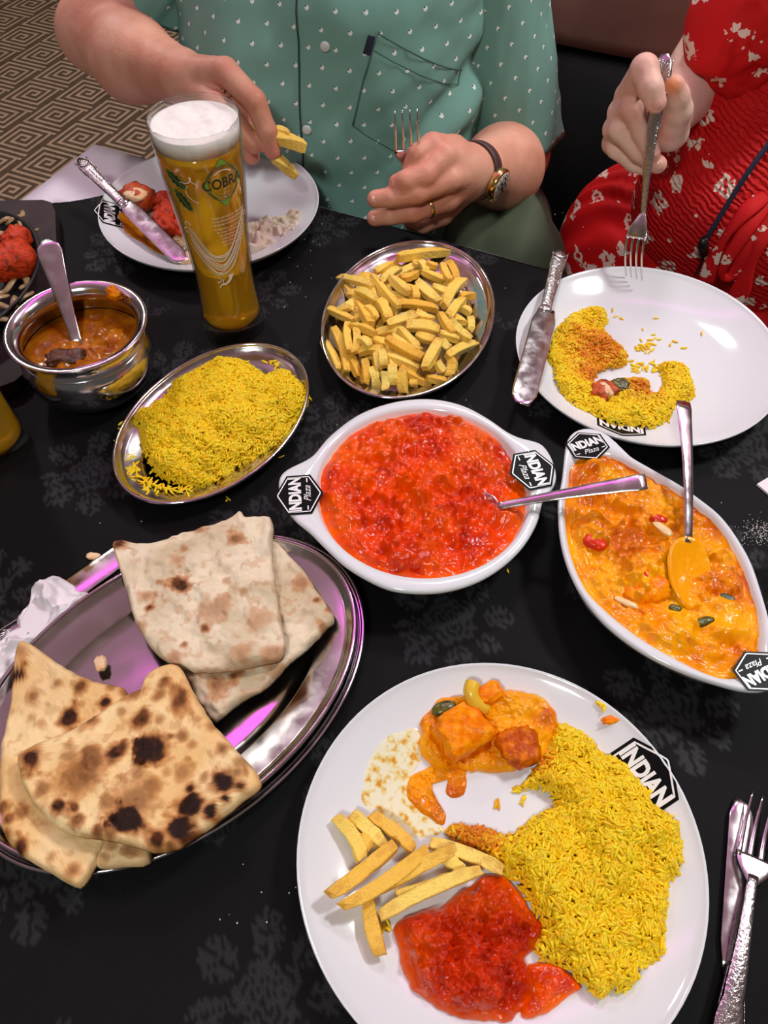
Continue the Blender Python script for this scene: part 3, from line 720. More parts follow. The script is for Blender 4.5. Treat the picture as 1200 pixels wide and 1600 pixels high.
# --- bits in the boat dish
chunk('pepper_piece', lying(345, 720, C_BOAT, flat(OZ), .0085), (.010, .0065, .004), -.5, MT['pepper_red'], 11, 'glossy red pepper piece at the left of the boat dish', 'vegetable', 'red pepper bits in the orange curry')
chunk('pepper_piece', lying(605, 872, C_BOAT, flat(OZ), .0105), (.006, .004, .003), .4, MT['pepper_red'], 12, 'tiny red pepper bit in the middle of the boat dish', 'vegetable', 'red pepper bits in the orange curry')
chunk('pepper_piece', lying(660, 605, C_BOAT, flat(OZ), .0135), (.007, .004, .003), -.3, MT['pepper_red'], 13, 'dark red pepper bit by the boat dish spoon', 'vegetable', 'red pepper bits in the orange curry')
chunk('almond_flake', lying(680, 650, C_BOAT, flat(OZ), .0135), (.009, .0036, .0016), -.9, MT['almond'], 14, 'almond flake under the dark red pepper bit', 'nut', 'almond flakes')
chunk('almond_flake', lying(500, 1015, C_BOAT, flat(OZ), .005), (.009, .0028, .0016), -.5, MT['almond'], 15, 'almond flake near the lower left rim of the boat dish', 'nut', 'almond flakes')
chunk('spice_pod', lying(885, 1112, C_BOAT, flat(OZ), .005), (.0085, .004, .0034), .25, MT['pod'], 16, 'brown green pod below the spoon in the boat dish', 'pod', 'green pods', amp=.06)
chunk('spice_pod', lying(745, 1045, C_BOAT, flat(OZ), .003), (.0055, .003, .0024), -.4, MT['pod'], 17, 'half sunk green pod left of the brown pod', 'pod', 'green pods', amp=.06)
chunk('chicken_piece', lying(590, 930, C_BOAT, flat(OZ), .0015), (.022, .018, .010), .2, MT['orange_chunk'], 21, 'smooth chicken lump in the centre of the boat dish', 'chicken', 'sauced chicken pieces', power=.8, amp=.14)
chunk('chicken_piece', lying(330, 660, C_BOAT, flat(OZ), .002), (.017, .015, .009), .7, MT['orange_chunk'], 22, 'chicken lump at the left wall of the boat dish', 'chicken', 'sauced chicken pieces', power=.7, amp=.16)
chunk('herb_leaf', lying(1000, 990, C_BOAT, flat(OZ), .005), (.006, .003, .0008), -.4, MT['herb'], 23, 'small dark green leaf on the orange curry', 'herb')
chunk('meat_piece', (potC[0] - .014, potC[1] - .018, .053), (.018, .010, .006), .2, MT['meat'], 24, 'dark meat lump half sunk in the pot curry', 'meat', amp=.3)
chunk('sauce_blob', tuple(W(178, 458, .079)), (.010, .006, .005), -.8, MT['orange_chunk'], 25, 'orange sauce blob stuck to the far rim of the pot', 'sauce', amp=.3)
chunk('chicken_piece', lying(540, 645, C_RED, flat(SZ), .004), (.016, .014, .008), .4, MT['red_curry'] if False else M('red_sauced_chicken', srgb(206, 38, 8), .22, var=(120, srgb(226, 74, 12), 4.0, .45, .7), bump=(260, .6, .002)), 26, 'lump of chicken at the front of the red curry', 'chicken', 'sauced chicken pieces', power=.65, amp=.16)

# --- rice
GR_T = np.array([0.0, .12, .38, .68, .9, 1.0]); GR_R = np.array([0, .62, 1.0, .95, .6, 0])
def grain_geo():
    V = [(-.5, 0, 0)]
    for t, r in zip(GR_T[1:-1], GR_R[1:-1]):
        for a in np.arange(5) * 2 * np.pi / 5: V.append((t - .5, r * np.cos(a), r * np.sin(a)))
    V.append((.5, 0, 0)); F = []
    for a in range(5):
        b_ = (a + 1) % 5; F.append((0, 1 + b_, 1 + a))
        for k in range(3): F.append((1 + k * 5 + a, 1 + k * 5 + b_, 1 + (k + 1) * 5 + b_, 1 + (k + 1) * 5 + a))
        F.append((16 + a, 16 + b_, 21))
    return np.array(V, float), F
GV, GF = grain_geo()
def grains(P, Nrm, length, width, tint, seed, tilt=.5):
    """P base points, Nrm surface normals -> one big mesh of grains"""
    rg = np.random.default_rng(seed); n = len(P)
    yaw = rg.uniform(0, 2 * np.pi, n); L_ = length * rg.uniform(.7, 1.2, n); Wd = width * rg.uniform(.8, 1.15, n)
    h = np.c_[np.cos(yaw), np.sin(yaw), rg.normal(0, tilt, n)]
    h = h - (h * Nrm).sum(1)[:, None] * Nrm * .8; h /= np.linalg.norm(h, axis=1)[:, None]
    s = np.cross(Nrm, h); s /= np.linalg.norm(s, axis=1)[:, None]; u = np.cross(h, s)
    bend = rg.normal(0, .09, n)
    gx = GV[None, :, 0] * L_[:, None]; gy = GV[None, :, 1] * Wd[:, None] / 2 + bend[:, None] * L_[:, None] * (GV[None, :, 0] ** 2) * 2; gz = GV[None, :, 2] * Wd[:, None] / 2
    V = P[:, None] + gx[..., None] * h[:, None] + gy[..., None] * s[:, None] + gz[..., None] * u[:, None]
    k = len(GV); F = []
    base = np.arange(n) * k
    tri = np.array([f for f in GF if len(f) == 3]); quad = np.array([f for f in GF if len(f) == 4])
    T = (tri[None] + base[:, None, None]).reshape(-1, 3); Q = (quad[None] + base[:, None, None]).reshape(-1, 4)
    F = T.tolist() + Q.tolist()
    return V.reshape(-1, 3), F, np.repeat(tint, k, 0)
Y1, Y2, Y3 = np.array((1.0, .62, .004)), np.array((.97, .50, .001)), np.array((1.0, .72, .02))
def rice(name, regions, surf, dens, length, width, seed, label, stain=(), loose=(), zfloor=.0):
    rg = np.random.default_rng(seed); allP = []
    def height(P):
        h = np.zeros(len(P))
        for poly, H, w in regions:
            ins = inside(P, poly); d = edge_dist(P, poly)
            h = np.maximum(h, np.where(ins, H * (1 - np.exp(-d / w)), 0))
        bump = .0055 * fbm(P[:, 0] * 40, P[:, 1] * 40, 0, seed, 3)
        return np.maximum(h + bump * np.clip(h / .008, 0, 1), 0)
    sv = lambda P: np.array([surf(x, y) for x, y in P])
    V0, F0, T0 = [], [], []
    for poly, H, w in regions:
        lo, hi = poly.min(0), poly.max(0); A = (hi - lo).prod(); n = int(A * 1e6 * dens)
        P = rg.uniform(lo, hi, (n, 2)); P = P[inside(P, poly)]; allP.append(P)
        # packed core under the loose top grains
        st = .003; gx, gy = np.arange(lo[0], hi[0], st), np.arange(lo[1], hi[1], st)
        X, Y = np.meshgrid(gx, gy, indexing='ij'); G = np.c_[X.ravel(), Y.ravel()]
        ok = (inside(G, poly) & (edge_dist(G, poly) > .0015)).reshape(X.shape)
        z = sv(G) + height(G) - .0008; idx = np.arange(X.size).reshape(X.shape)
        q = ok[:-1, :-1] & ok[1:, :-1] & ok[1:, 1:] & ok[:-1, 1:]
        Q = np.stack([idx[:-1, :-1], idx[1:, :-1], idx[1:, 1:], idx[:-1, 1:]], -1)[q]
        V0.append(np.c_[G, z]); F0.append(Q); T0.append(np.tile(Y2 * .95, (len(G), 1)))
    for pts, sd, cnt in loose:
        for p in pts: allP.append(np.asarray(p)[None, :2] + rg.normal(0, sd, (cnt, 2)))
    P = np.concatenate(allP); e = .002
    h = height(P); hx = height(P + [e, 0]) - height(P - [e, 0]); hy = height(P + [0, e]) - height(P - [0, e])
    Nn = np.c_[-hx / (2 * e), -hy / (2 * e), np.ones(len(P))]; Nn[:, :2] = np.clip(Nn[:, :2], -1.2, 1.2); Nn /= np.linalg.norm(Nn, axis=1)[:, None]
    z = sv(P) + h + width * .45 + rg.uniform(-.0004, .0026, len(P)) * (h > .002)
    t = rg.uniform(0, 1, len(P)); tint = np.where((t < .5)[:, None], Y1 + (Y2 - Y1) * (t * 2)[:, None] * .9, Y1 + (Y3 - Y1) * ((t - .5) * 2)[:, None] * .8)
    for (sx, sy, sr, col) in stain:
        k = np.clip(1.25 - np.hypot(P[:, 0] - sx, P[:, 1] - sy) / sr + rg.normal(0, .25, len(P)), 0, 1); tint = tint + (np.asarray(col) - tint) * k[:, None]
    V, F, T = grains(np.c_[P, z], Nn, length, width, tint, seed + 1)
    k = len(V); Fs = F
    for v, q, tt in zip(V0, F0, T0):
        Fs = Fs + (q + k).tolist(); V = np.r_[V, v]; T = np.r_[T, tt]; k += len(v)
    o0 = np.array([P[:, 0].mean(), P[:, 1].mean(), surf(P[:, 0].mean(), P[:, 1].mean())])
    me = mesh(name, V - o0, Fs); attrc(me, 'tint', T)
    o = obj(name, me, MT['rice']); o.location = o0; tag(o, label, 'rice', kind='stuff'); return o
ORST = np.array(srgb(226, 120, 10))
rp_ = [(640, 385), (690, 330), (735, 230), (760, 203), (800, 215), (850, 250), (870, 280), (920, 300), (950, 330), (1000, 390), (1020, 430), (1070, 460), (1092, 500), (1100, 605), (1062, 640), (1058, 700), (1050, 760), (1056, 815), (1030, 856), (990, 880), (975, 915), (940, 945), (900, 945), (868, 965), (830, 935), (760, 880), (705, 855), (690, 820), (710, 770), (680, 710), (640, 650), (600, 620), (540, 560), (480, 530), (440, 495), (500, 484), (560, 495), (620, 512), (660, 484), (700, 455), (748, 432), (732, 402), (690, 375)]
wide = outl(rp_, C_NEAR, sN, 3)
rice('yellow_rice', [(wide, .017, .010)], sN, .38, .0080, .0025, 101, 'mound of yellow saffron rice on the front plate', stain=[(*pt(520, 505, C_NEAR, sN)[:2], .022, ORST), (*pt(690, 300, C_NEAR, sN)[:2], .014, ORST)],
     loose=[([pt(582, 424, C_NEAR, sN), pt(660, 415, C_NEAR, sN), pt(683, 374, C_NEAR, sN), pt(640, 390, C_NEAR, sN), pt(275, 772, C_NEAR, sN), pt(875, 146, C_NEAR, sN), pt(1002, 392, C_NEAR, sN), pt(935, 318, C_NEAR, sN)], .0016, 3)])
dsurf = lambda x, y: .0046
mound = [(480, 800), (540, 770), (610, 720), (640, 670), (720, 620), (800, 588), (880, 583), (960, 620), (1000, 645), (1060, 640), (1110, 690), (1150, 740), (1160, 790), (1125, 860), (1050, 950), (960, 1015), (880, 1065), (800, 1100), (700, 1100), (620, 1085), (560, 1020), (530, 950), (520, 900), (480, 860)]
mo = smooth_closed(np.array([W(x, y, .030 if k < 10 else .020 if k < 12 else .009)[:2] for k, (x, y) in enumerate(cr(mound, *C_RICE))]), 3)
lp = [pt(x, y, C_RICE, lambda x, y: .012) * .93 + np.array([-.1642, .537, .012]) * .07 for x, y in ((440, 950), (460, 985), (445, 1000), (480, 1080), (520, 1110), (560, 1130), (620, 1130), (680, 1135), (470, 1050), (500, 850), (455, 900), (720, 1110), (590, 1050), (640, 1050), (560, 990), (700, 1060), (780, 1110), (1040, 625))]
rice('yellow_rice', [(mo, .027, .015)], lambda x, y: .0052 + .0065 * float(np.clip((math.hypot(x + .1642, y - .537) - .06) / .03, 0, 1)), .40, .0080, .0024, 111, 'heaped yellow saffron rice in the oval steel dish', loose=[(lp, .0036, 11)])
fr = [(165, 470), (190, 370), (240, 320), (280, 280), (340, 255), (390, 245), (430, 265), (445, 300), (430, 345), (445, 380), (480, 420), (530, 460), (535, 510), (490, 530), (430, 540), (390, 570), (375, 600), (420, 610), (480, 592), (580, 577), (640, 605), (640, 660), (690, 640), (710, 585), (690, 540), (705, 512), (760, 512), (820, 532), (835, 590), (852, 640), (838, 676), (770, 690), (750, 740), (700, 790), (640, 812), (560, 800), (480, 797), (420, 768), (370, 740), (290, 700), (230, 640), (200, 580), (195, 530)]
fo = outl(fr, C_FAR, sF, 3)
rice('yellow_rice', [(fo, .010, .006)], sF, .36, .0076, .0024, 121, 'leftover yellow rice with orange sauce on the far plate', stain=[(*pt(400, 460, C_FAR, sF)[:2], .036, ORST), (*pt(360, 580, C_FAR, sF)[:2], .018, ORST), (*pt(590, 650, C_FAR, sF)[:2], .022, ORST * .85)],
     loose=[([pt(x, y, C_FAR, sF) for x, y in ((615, 430), (630, 420), (640, 410), (600, 445), (575, 520), (600, 515), (640, 530), (660, 520))], .004, 6), ([pt(x, y, C_FAR, sF) for x, y in ((468, 258), (486, 284), (513, 298), (673, 295), (617, 350), (660, 372), (690, 392), (740, 423), (765, 400), (803, 435), (888, 364), (735, 775), (708, 505))], .0006, 1)])
chunk('chicken_piece', lying(430, 635, C_FAR, sF, .011), (.014, .012, .008), .9, MT['tikka'], 31, 'brown chicken bite on the far plate rice', 'chicken', 'sauced chicken pieces', amp=.2)
chunk('chicken_shred', lying(440, 622, C_FAR, sF, .017), (.004, .010, .003), .4, MT['chicken'], 33, 'pale chicken flesh on the far plate bite', 'chicken', amp=.2)
chunk('spice_pod', lying(508, 612, C_FAR, sF, .012), (.009, .010, .006), .2, MT['pod'], 32, 'green pod beside the far plate chicken bite', 'pod', 'green pods', amp=.15)

# --- chips
def chip_mesh(seed):
    rg = np.random.default_rng(seed); m = 8; V = []; F = []
    t = np.linspace(-.5, .5, m); bz = rg.normal(0, .28); by = rg.normal(0, .22); tw = rg.normal(0, .22); tp = rg.uniform(-.22, .22); asp = rg.uniform(.78, 1.0); fr = rg.uniform(0, .25, 8)
    c8 = np.array([(.5, .42), (.42, .5), (-.42, .5), (-.5, .42), (-.5, -.42), (-.42, -.5), (.42, -.5), (.5, -.42)])
    for k in range(m):
        w = (1 + rg.normal(0, .05) + tp * t[k]) * (1 - .22 * (abs(t[k]) * 2) ** 6) * np.array([1, asp]); a = tw * t[k] * 2
        c = c8 * w @ np.array([[math.cos(a), math.sin(a)], [-math.sin(a), math.cos(a)]])
        sk = .06 * rg.normal() if k in (0, m - 1) else 0
        V.append(np.c_[t[k] + sk * c[:, 0], c[:, 0] + by * (4 * t[k] ** 2 - .5), c[:, 1] + bz * (4 * t[k] ** 2 - .5) * .6])
    V = [np.c_[(t[0] - .012) + 0 * V[0][:, 0], V[0][:, 1:] * .75 + V[0][:, 1:].mean(0) * .25]] + V + [np.c_[(t[-1] + .012) + 0 * V[-1][:, 0], V[-1][:, 1:] * .75 + V[-1][:, 1:].mean(0) * .25]]
    V = np.concatenate(V); m += 2
    for k in range(m - 1):
        for a in range(8): F.append((k * 8 + a, k * 8 + (a + 1) % 8, (k + 1) * 8 + (a + 1) % 8, (k + 1) * 8 + a))
    F.append(tuple(range(7, -1, -1))); F.append(tuple((m - 1) * 8 + a for a in range(8)))
    me = mesh('chip', V, F, False); tt = np.repeat(np.r_[-.5, t, .5], 8); attr(me, 'fry', .32 * (abs(tt) * 2) ** 5 + np.tile(fr, m)); return me
CHIPS = [chip_mesh(300 + k) for k in range(12)]
for k, c_ in enumerate(CHIPS): c_.materials.append(MT['chip'])
nchip = [0]
def place_chip(a, b, w, label, group, roll=0.0):
    a = np.asarray(a, float); b = np.asarray(b, float); d = b - a; L_ = np.linalg.norm(d); x = d / L_
    y = np.cross((0, 0, 1.0), x); y /= np.linalg.norm(y); z = np.cross(x, y)
    y2 = y * math.cos(roll) + z * math.sin(roll); z2 = np.cross(x, y2)
    o = bpy.data.objects.new('chip', CHIPS[nchip[0] % 12]); nchip[0] += 1; COL.objects.link(o)
    Mx = Matrix(((x[0] * L_, y2[0] * w, z2[0] * w), (x[1] * L_, y2[1] * w, z2[1] * w), (x[2] * L_, y2[2] * w, z2[2] * w))).to_4x4()
    Mx.translation = Vector((a + b) / 2); o.matrix_world = Mx
    return tag(o, label, 'chip', group)
seg = [(530, 165, 815, 125, 15), (270, 250, 420, 200), (400, 255, 525, 190), (195, 285, 380, 335), (225, 320, 370, 545, 15), (385, 265, 540, 460), (290, 355, 410, 400), (490, 260, 590, 370, 14), (550, 280, 650, 245), (640, 295, 765, 410, 14), (670, 250, 800, 280), (790, 200, 835, 295), (830, 195, 885, 280), (790, 450, 905, 290, 15), (820, 500, 915, 410, 14), (520, 420, 765, 450), (420, 410, 480, 520, 15), (470, 545, 635, 490, 14), (580, 560, 770, 585, 15), (775, 490, 850, 610), (830, 540, 950, 640, 14), (110, 465, 260, 520), (165, 395, 110, 620), (230, 540, 245, 720), (100, 640, 185, 815), (170, 580, 240, 820, 13), (240, 700, 300, 860), (265, 550, 395, 600), (405, 590, 555, 575), (290, 580, 285, 720), (310, 630, 370, 690), (465, 640, 670, 745, 13), (500, 600, 660, 700, 14), (465, 720, 650, 800, 14), (690, 820, 775, 640, 15), (790, 650, 830, 700), (815, 740, 985, 655, 13), (850, 750, 830, 860, 13), (340, 750, 340, 900), (405, 680, 425, 820, 13), (380, 800, 410, 930, 13), (450, 830, 460, 940), (500, 780, 500, 910, 13), (560, 820, 560, 960, 13), (545, 800, 720, 905), (620, 860, 620, 930), (700, 860, 810, 870), (760, 770, 800, 830), (900, 450, 960, 500), (890, 380, 970, 375), (960, 520, 950, 590), (470, 360, 590, 400), (620, 340, 640, 410), (730, 340, 820, 350), (300, 720, 400, 690), (640, 600, 740, 650), (640, 480, 740, 540), (780, 600, 890, 640), (590, 110, 640, 200), (700, 190, 760, 200), (180, 470, 250, 440), (360, 450, 400, 530), (860, 520, 930, 550), (430, 290, 540, 230), (660, 180, 700, 230), (540, 580, 650, 680), (440, 700, 450, 800)]
cc = np.array([.0291, .6901])
def pile(x, y):
    dx, dy = x - cc[0], y - cc[1] - .004; a = math.radians(76); u = dx * math.cos(a) + dy * math.sin(a); v = -dx * math.sin(a) + dy * math.cos(a)
    q = math.hypot(u / .118, v / .082); return .012 + .030 * max(0, 1 - q * q) ** .7
cg = 'chips piled in the oval steel dish'
rg = np.random.default_rng(5)
def where(px, py):
    k = []
    return ('back' if py < 455 else 'front' if py > 545 else 'middle')
def szw(L_): return 'long' if L_ > .058 else 'short' if L_ < .034 else 'medium'
for k, s in enumerate(seg):
    jl = rg.uniform(-.004, .005)
    srf = lambda x, y: pile(x, y) + jl
    a, b_ = pt(s[0], s[1], C_CHIP, srf), pt(s[2], s[3], C_CHIP, srf)
    a[2] += rg.uniform(-.003, .003); b_[2] += rg.uniform(-.003, .003)
    place_chip(a, b_, (s[4] if len(s) > 4 else 11.5) / 1000 * .73, 'golden potato chip in the pile on the oval steel dish', cg, rg.uniform(-.4, .4))
for k in range(30):
    q = rg.uniform(0, 1) ** .5 * .66; th = rg.uniform(0, 6.28); ang = math.radians(76)
    u, v = .118 * q * math.cos(th), .080 * q * math.sin(th)
    c = cc + [-.010, -.006] + np.array([u * math.cos(ang) - v * math.sin(ang), u * math.sin(ang) + v * math.cos(ang)]); yaw = rg.uniform(0, 3.14); hl = rg.uniform(.016, .028)
    z = max(.011, pile(*c) - rg.uniform(.008, .014)); dv = np.array([math.cos(yaw), math.sin(yaw)]) * hl
    place_chip((*(c - dv), z), (*(c + dv), z + rg.uniform(-.002, .002)), .0095, 'golden potato chip in the pile on the oval steel dish', cg, rg.uniform(-.4, .4))
npc = [((140, 455), (212, 575), .007, 'leftmost upright chip of the fan on the front plate'), ((180, 450), (265, 538), .007, 'second upright chip of the fan on the front plate'), ((238, 452), (352, 548), .007, 'third chip of the fan on the front plate, nearest the oil smear'),
       ((440, 570), (492, 618), .007, 'short chip stub between the fan and the rice'), ((400, 530), (600, 602), .009, 'sauce smeared chip running into the rice'), ((195, 515), (232, 548), .006, 'short chip hidden under the left of the fan'),
       ((220, 672), (255, 845), .008, 'single chip pointing at the plate rim below the fan'), ((118, 678), (298, 542), .017, 'long chip at the left end of the crossing row'), ((160, 712), (390, 558), .018, 'second long chip of the crossing row'),
       ((242, 665), (458, 552), .018, 'middle long chip of the crossing row'), ((305, 683), (455, 634), .012, 'short chip of the crossing row above the red curry'), ((258, 730), (534, 604), .014, 'curved chip lying along the red curry')]
for a, b_, z, lab in npc:
    place_chip(pt(*a, C_NEAR, sN, z), pt(*b_, C_NEAR, sN, z + .001), .0090, lab, 'chips on the front plate', .1)

# --- breads
MT['naan'] = M('blistered_naan', srgb(226, 186, 132), .7, vcol='tint', spec=.2, bump=(150, .5, .0025), bump2=(700, .35, .0008), sss=(.1, (.004, .002, .001), .5))
CH0, CH1, CH2 = np.array(srgb(186, 116, 54)), np.array(srgb(104, 48, 18)), np.array(srgb(38, 18, 10))
def bread(name, crop, C, z0, thick, spots, base, base2, seed, label, centre=None, wav=.002, wf=22, slope=None, group=None, n=220, nr=64, blister=.0016, fleck=.3):
    zf = flat(z0)
    ol = smooth_closed(np.array([pt(x, y, C, zf)[:2] for x, y in crop]), 4)
    c = pt(*centre, C, zf)[:2] if centre else ol.mean(0)
    r = polar(ol, c, n); th = np.arange(n) * 2 * np.pi / n
    r = r * (1 + .008 * fbm(np.cos(th) * 9, np.sin(th) * 9, 0, seed, 3))
    ts = np.r_[.01, np.linspace(.03, 1, nr)]; D = circ(n)
    P = np.concatenate([np.c_[c[0] + t * r * D[:, 0], c[1] + t * r * D[:, 1]] for t in ts]); E = np.concatenate([r * (1 - t) for t in ts])
    low = z0 - thick + wav * fbm(P[:, 0] * wf, P[:, 1] * wf, 0, seed, 2)
    if slope: low = low + slope[0] * (P[:, 0] - c[0]) + slope[1] * (P[:, 1] - c[1])
    prof = np.sqrt(np.clip(1 - (1 - np.clip(E / (thick * .7), 0, 1)) ** 2, 0, 1))
    top = low + thick * (.35 + .65 * prof) + prof * (blister * fbm(P[:, 0] * 70, P[:, 1] * 70, 0, seed + 3, 3))
    ch = np.zeros(len(P)); dk = np.zeros(len(P))
    wob = fbm(P[:, 0] * 95, P[:, 1] * 95, 0, seed + 8, 4); wob2 = fbm(P[:, 0] * 320, P[:, 1] * 320, 0, seed + 12, 3)
    for s in spots:
        q = pt(s[0], s[1], C, zf); k = np.hypot(P[:, 0] - q[0], P[:, 1] - q[1]) / (s[2] / C[1] / 1780)
        k = k * (1 + .38 * wob + .15 * wob2)
        ch = np.maximum(ch, sstep(1.25, .75, k) * min(1, .35 + s[3])); dk = np.maximum(dk, sstep(1.0, .35, k) * s[3])
        top = top + .0012 * np.exp(-k * k) * (1 if s[3] > .5 else .5)
    fl = np.clip((fbm(P[:, 0] * 150, P[:, 1] * 150, 2, seed + 20, 3) - .55) * 5, 0, 1) * fleck * 1.4
    ch = np.maximum(ch, fl)
    col = mixc(base, base2, np.clip(.5 + .9 * fbm(P[:, 0] * 28, P[:, 1] * 28, 0, seed + 30, 4), 0, 1))
    col = col + (CH0 - col) * (ch * .80)[:, None]
    col = col + (CH1 - col) * np.clip(dk * 1.5 - .25, 0, 1)[:, None]; col = col + (CH2 - col) * np.clip(dk * 2.2 - 1.15 + .35 * wob2, 0, 1)[:, None]
    edge_brown = np.clip(1 - E / .004, 0, 1) * .35 * np.clip(.6 + wob, 0, 1); col = col + (CH0 - col) * edge_brown[:, None]
    m = len(ts); i = np.arange(n); j = (i + 1) % n; F = []
    for k in range(m - 1): F += np.c_[k * n + i, (k + 1) * n + i, (k + 1) * n + j, k * n + j].tolist()
    K = m * n; F.append(tuple(int(a) for a in i))
    sel = [m - 1, m - 4, m // 2, 0]; Vb = np.concatenate([np.c_[P[s * n:(s + 1) * n], low[s * n:(s + 1) * n]] for s in sel]); cb = np.concatenate([col[s * n:(s + 1) * n] for s in sel])
    F += np.c_[(m - 1) * n + i, K + i, K + j, (m - 1) * n + j].tolist()
    for k in range(3): F += np.c_[K + k * n + i, K + (k + 1) * n + i, K + (k + 1) * n + j, K + k * n + j].tolist()
    F.append(tuple(int(K + 3 * n + a) for a in i[::-1]))
    o0 = np.array([c[0], c[1], z0 - thick]); me = mesh(name, np.r_[np.c_[P, top], Vb] - o0, F); attrc(me, 'tint', np.r_[col, cb])
    o = obj(name, me, MT['naan']); o.location = o0; return tag(o, label, 'bread', group)
NB1, NB2, RB1, RB2 = np.array(srgb(244, 212, 158)), np.array(srgb(234, 190, 128)), np.array(srgb(230, 212, 184)), np.array(srgb(204, 182, 150))
bread('roti', [(850, 120), (900, 160), (950, 215), (985, 270), (1045, 365), (1020, 395), (960, 460), (905, 500), (830, 575), (750, 620), (690, 670), (660, 682), (610, 620), (565, 520), (560, 400), (600, 250), (760, 130)], C_PLT, .030, .008, [(675, 580, 32, .5), (730, 550, 22, .6), (945, 260, 30, .4), (990, 320, 15, .6), (1030, 345, 15, .5), (860, 520, 28, .3), (1010, 400, 18, .45)], RB1, RB2, 41, 'pale folded wholemeal roti underneath the upper roti', centre=(780, 380), wav=.002, blister=.0026, n=260, nr=70, group='folded rotis')
bread('roti', [(350, 140), (365, 125), (460, 128), (560, 100), (640, 75), (720, 42), (745, 22), (770, 48), (845, 50), (850, 180), (870, 330), (888, 480), (800, 515), (690, 530), (570, 522), (490, 480), (430, 400), (405, 330), (380, 240)], C_PLT, .041, .008, [(568, 270, 36, .78), (465, 335, 22, .66), (455, 300, 24, .4), (735, 128, 26, .55), (640, 405, 15, .66), (575, 450, 16, .5), (650, 355, 40, .3), (690, 335, 30, .3), (555, 190, 25, .28), (620, 92, 20, .4), (375, 135, 26, .8), (760, 490, 32, .3), (850, 490, 36, .38), (705, 250, 12, .3), (760, 295, 16, .3), (820, 380, 35, .22), (575, 155, 15, .35), (545, 490, 20, .35), (440, 400, 20, .3)], RB1, RB2, 42, 'square folded roti with brown spots lying on top', centre=(640, 300), wav=.0025, blister=.0030, n=260, nr=80, group='folded rotis')
bread('naan', [(300, 1145), (380, 1142), (455, 1135), (465, 1090), (440, 1000), (360, 960), (280, 1000), (270, 1080)], C_PLT, .030, .009, [(410, 1090, 30, .45), (350, 1080, 20, .4), (330, 1120, 15, .3)], NB1, NB2, 45, 'small naan end poking out under the front naan', wav=.001, group='charred naans', n=100, nr=24)
bread('naan', [(60, 430), (110, 455), (180, 505), (260, 550), (330, 570), (390, 590), (395, 690), (380, 820), (350, 1000), (325, 1070), (290, 1140), (255, 1200), (228, 1208), (160, 1170), (90, 1130), (35, 1085), (-5, 1020), (-12, 900), (-5, 760), (22, 640), (35, 540), (42, 460)], C_PLT, .034, .010, [(55, 545, 26, 1.1), (215, 680, 34, .95), (255, 585, 25, .7), (330, 632, 22, .9), (105, 615, 26, .5), (180, 575, 16, .45), (75, 980, 22, .5), (65, 1090, 22, .8), (15, 1050, 22, .6), (130, 700, 12, .3), (10, 960, 20, .6), (160, 1120, 16, .35), (60, 470, 24, .4), (230, 1160, 26, .5), (345, 580, 18, .5), (250, 640, 12, .3), (95, 680, 12, .3), (150, 640, 9, .3), (30, 1000, 16, .6), (390, 600, 22, .5)], NB1, NB2, 43, 'large charred naan at the left edge of the platter', centre=(160, 830), wav=.0022, group='charred naans')
bread('naan', [(45, 800), (75, 775), (150, 740), (230, 705), (300, 660), (370, 610), (440, 578), (448, 540), (480, 515), (530, 505), (562, 522), (600, 590), (660, 690), (740, 780), (815, 880), (760, 930), (700, 980), (620, 1040), (540, 1085), (480, 1095), (420, 1080), (330, 1060), (230, 1045), (160, 1010), (100, 950), (60, 880)], C_PLT, .050, .010, [(480, 775, 50, 1.0), (435, 688, 36, .75), (405, 1000, 46, 1.1), (425, 945, 62, .5), (560, 1025, 48, 1.1), (588, 957, 44, 1.1), (700, 888, 42, 1.1), (655, 978, 24, .95), (98, 810, 34, .9), (240, 870, 62, .5), (285, 820, 40, .58), (362, 790, 34, .8), (515, 565, 20, .6), (560, 630, 34, .7), (495, 615, 20, .5), (570, 740, 20, .5), (600, 765, 18, .4), (695, 780, 22, .5), (750, 830, 18, .4), (180, 953, 20, .8), (235, 965, 15, .7), (245, 1000, 20, .6), (130, 905, 18, .5), (592, 905, 18, .85), (570, 850, 24, .4), (280, 680, 30, .6), (420, 600, 30, .55), (500, 690, 14, .4), (378, 660, 15, .4), (430, 860, 20, .4), (490, 1060, 30, .8), (705, 935, 16, 1.0), (640, 870, 14, .4), (470, 895, 34, .5), (340, 950, 24, .45), (310, 1040, 16, .6), (345, 1045, 16, .5), (600, 1050, 22, .8), (750, 900, 16, .8), (215, 800, 22, .4), (530, 1080, 18, .6), (620, 690, 10, .3), (660, 710, 16, .4), (120, 770, 12, .3), (740, 860, 14, .5), (200, 920, 10, .4), (520, 850, 14, .3)], NB1, NB2, 44, 'heavily blistered naan on top at the front of the platter', centre=(430, 840), wav=.003, slope=(0, 0), group='charred naans', fleck=.35)
chunk('bread_crumb', tuple(W(157, 1037, .021)), (.0045, .0065, .003), .3, MT['chicken'], 51, 'pale bread crumb on the bare middle of the upper platter', 'crumb')

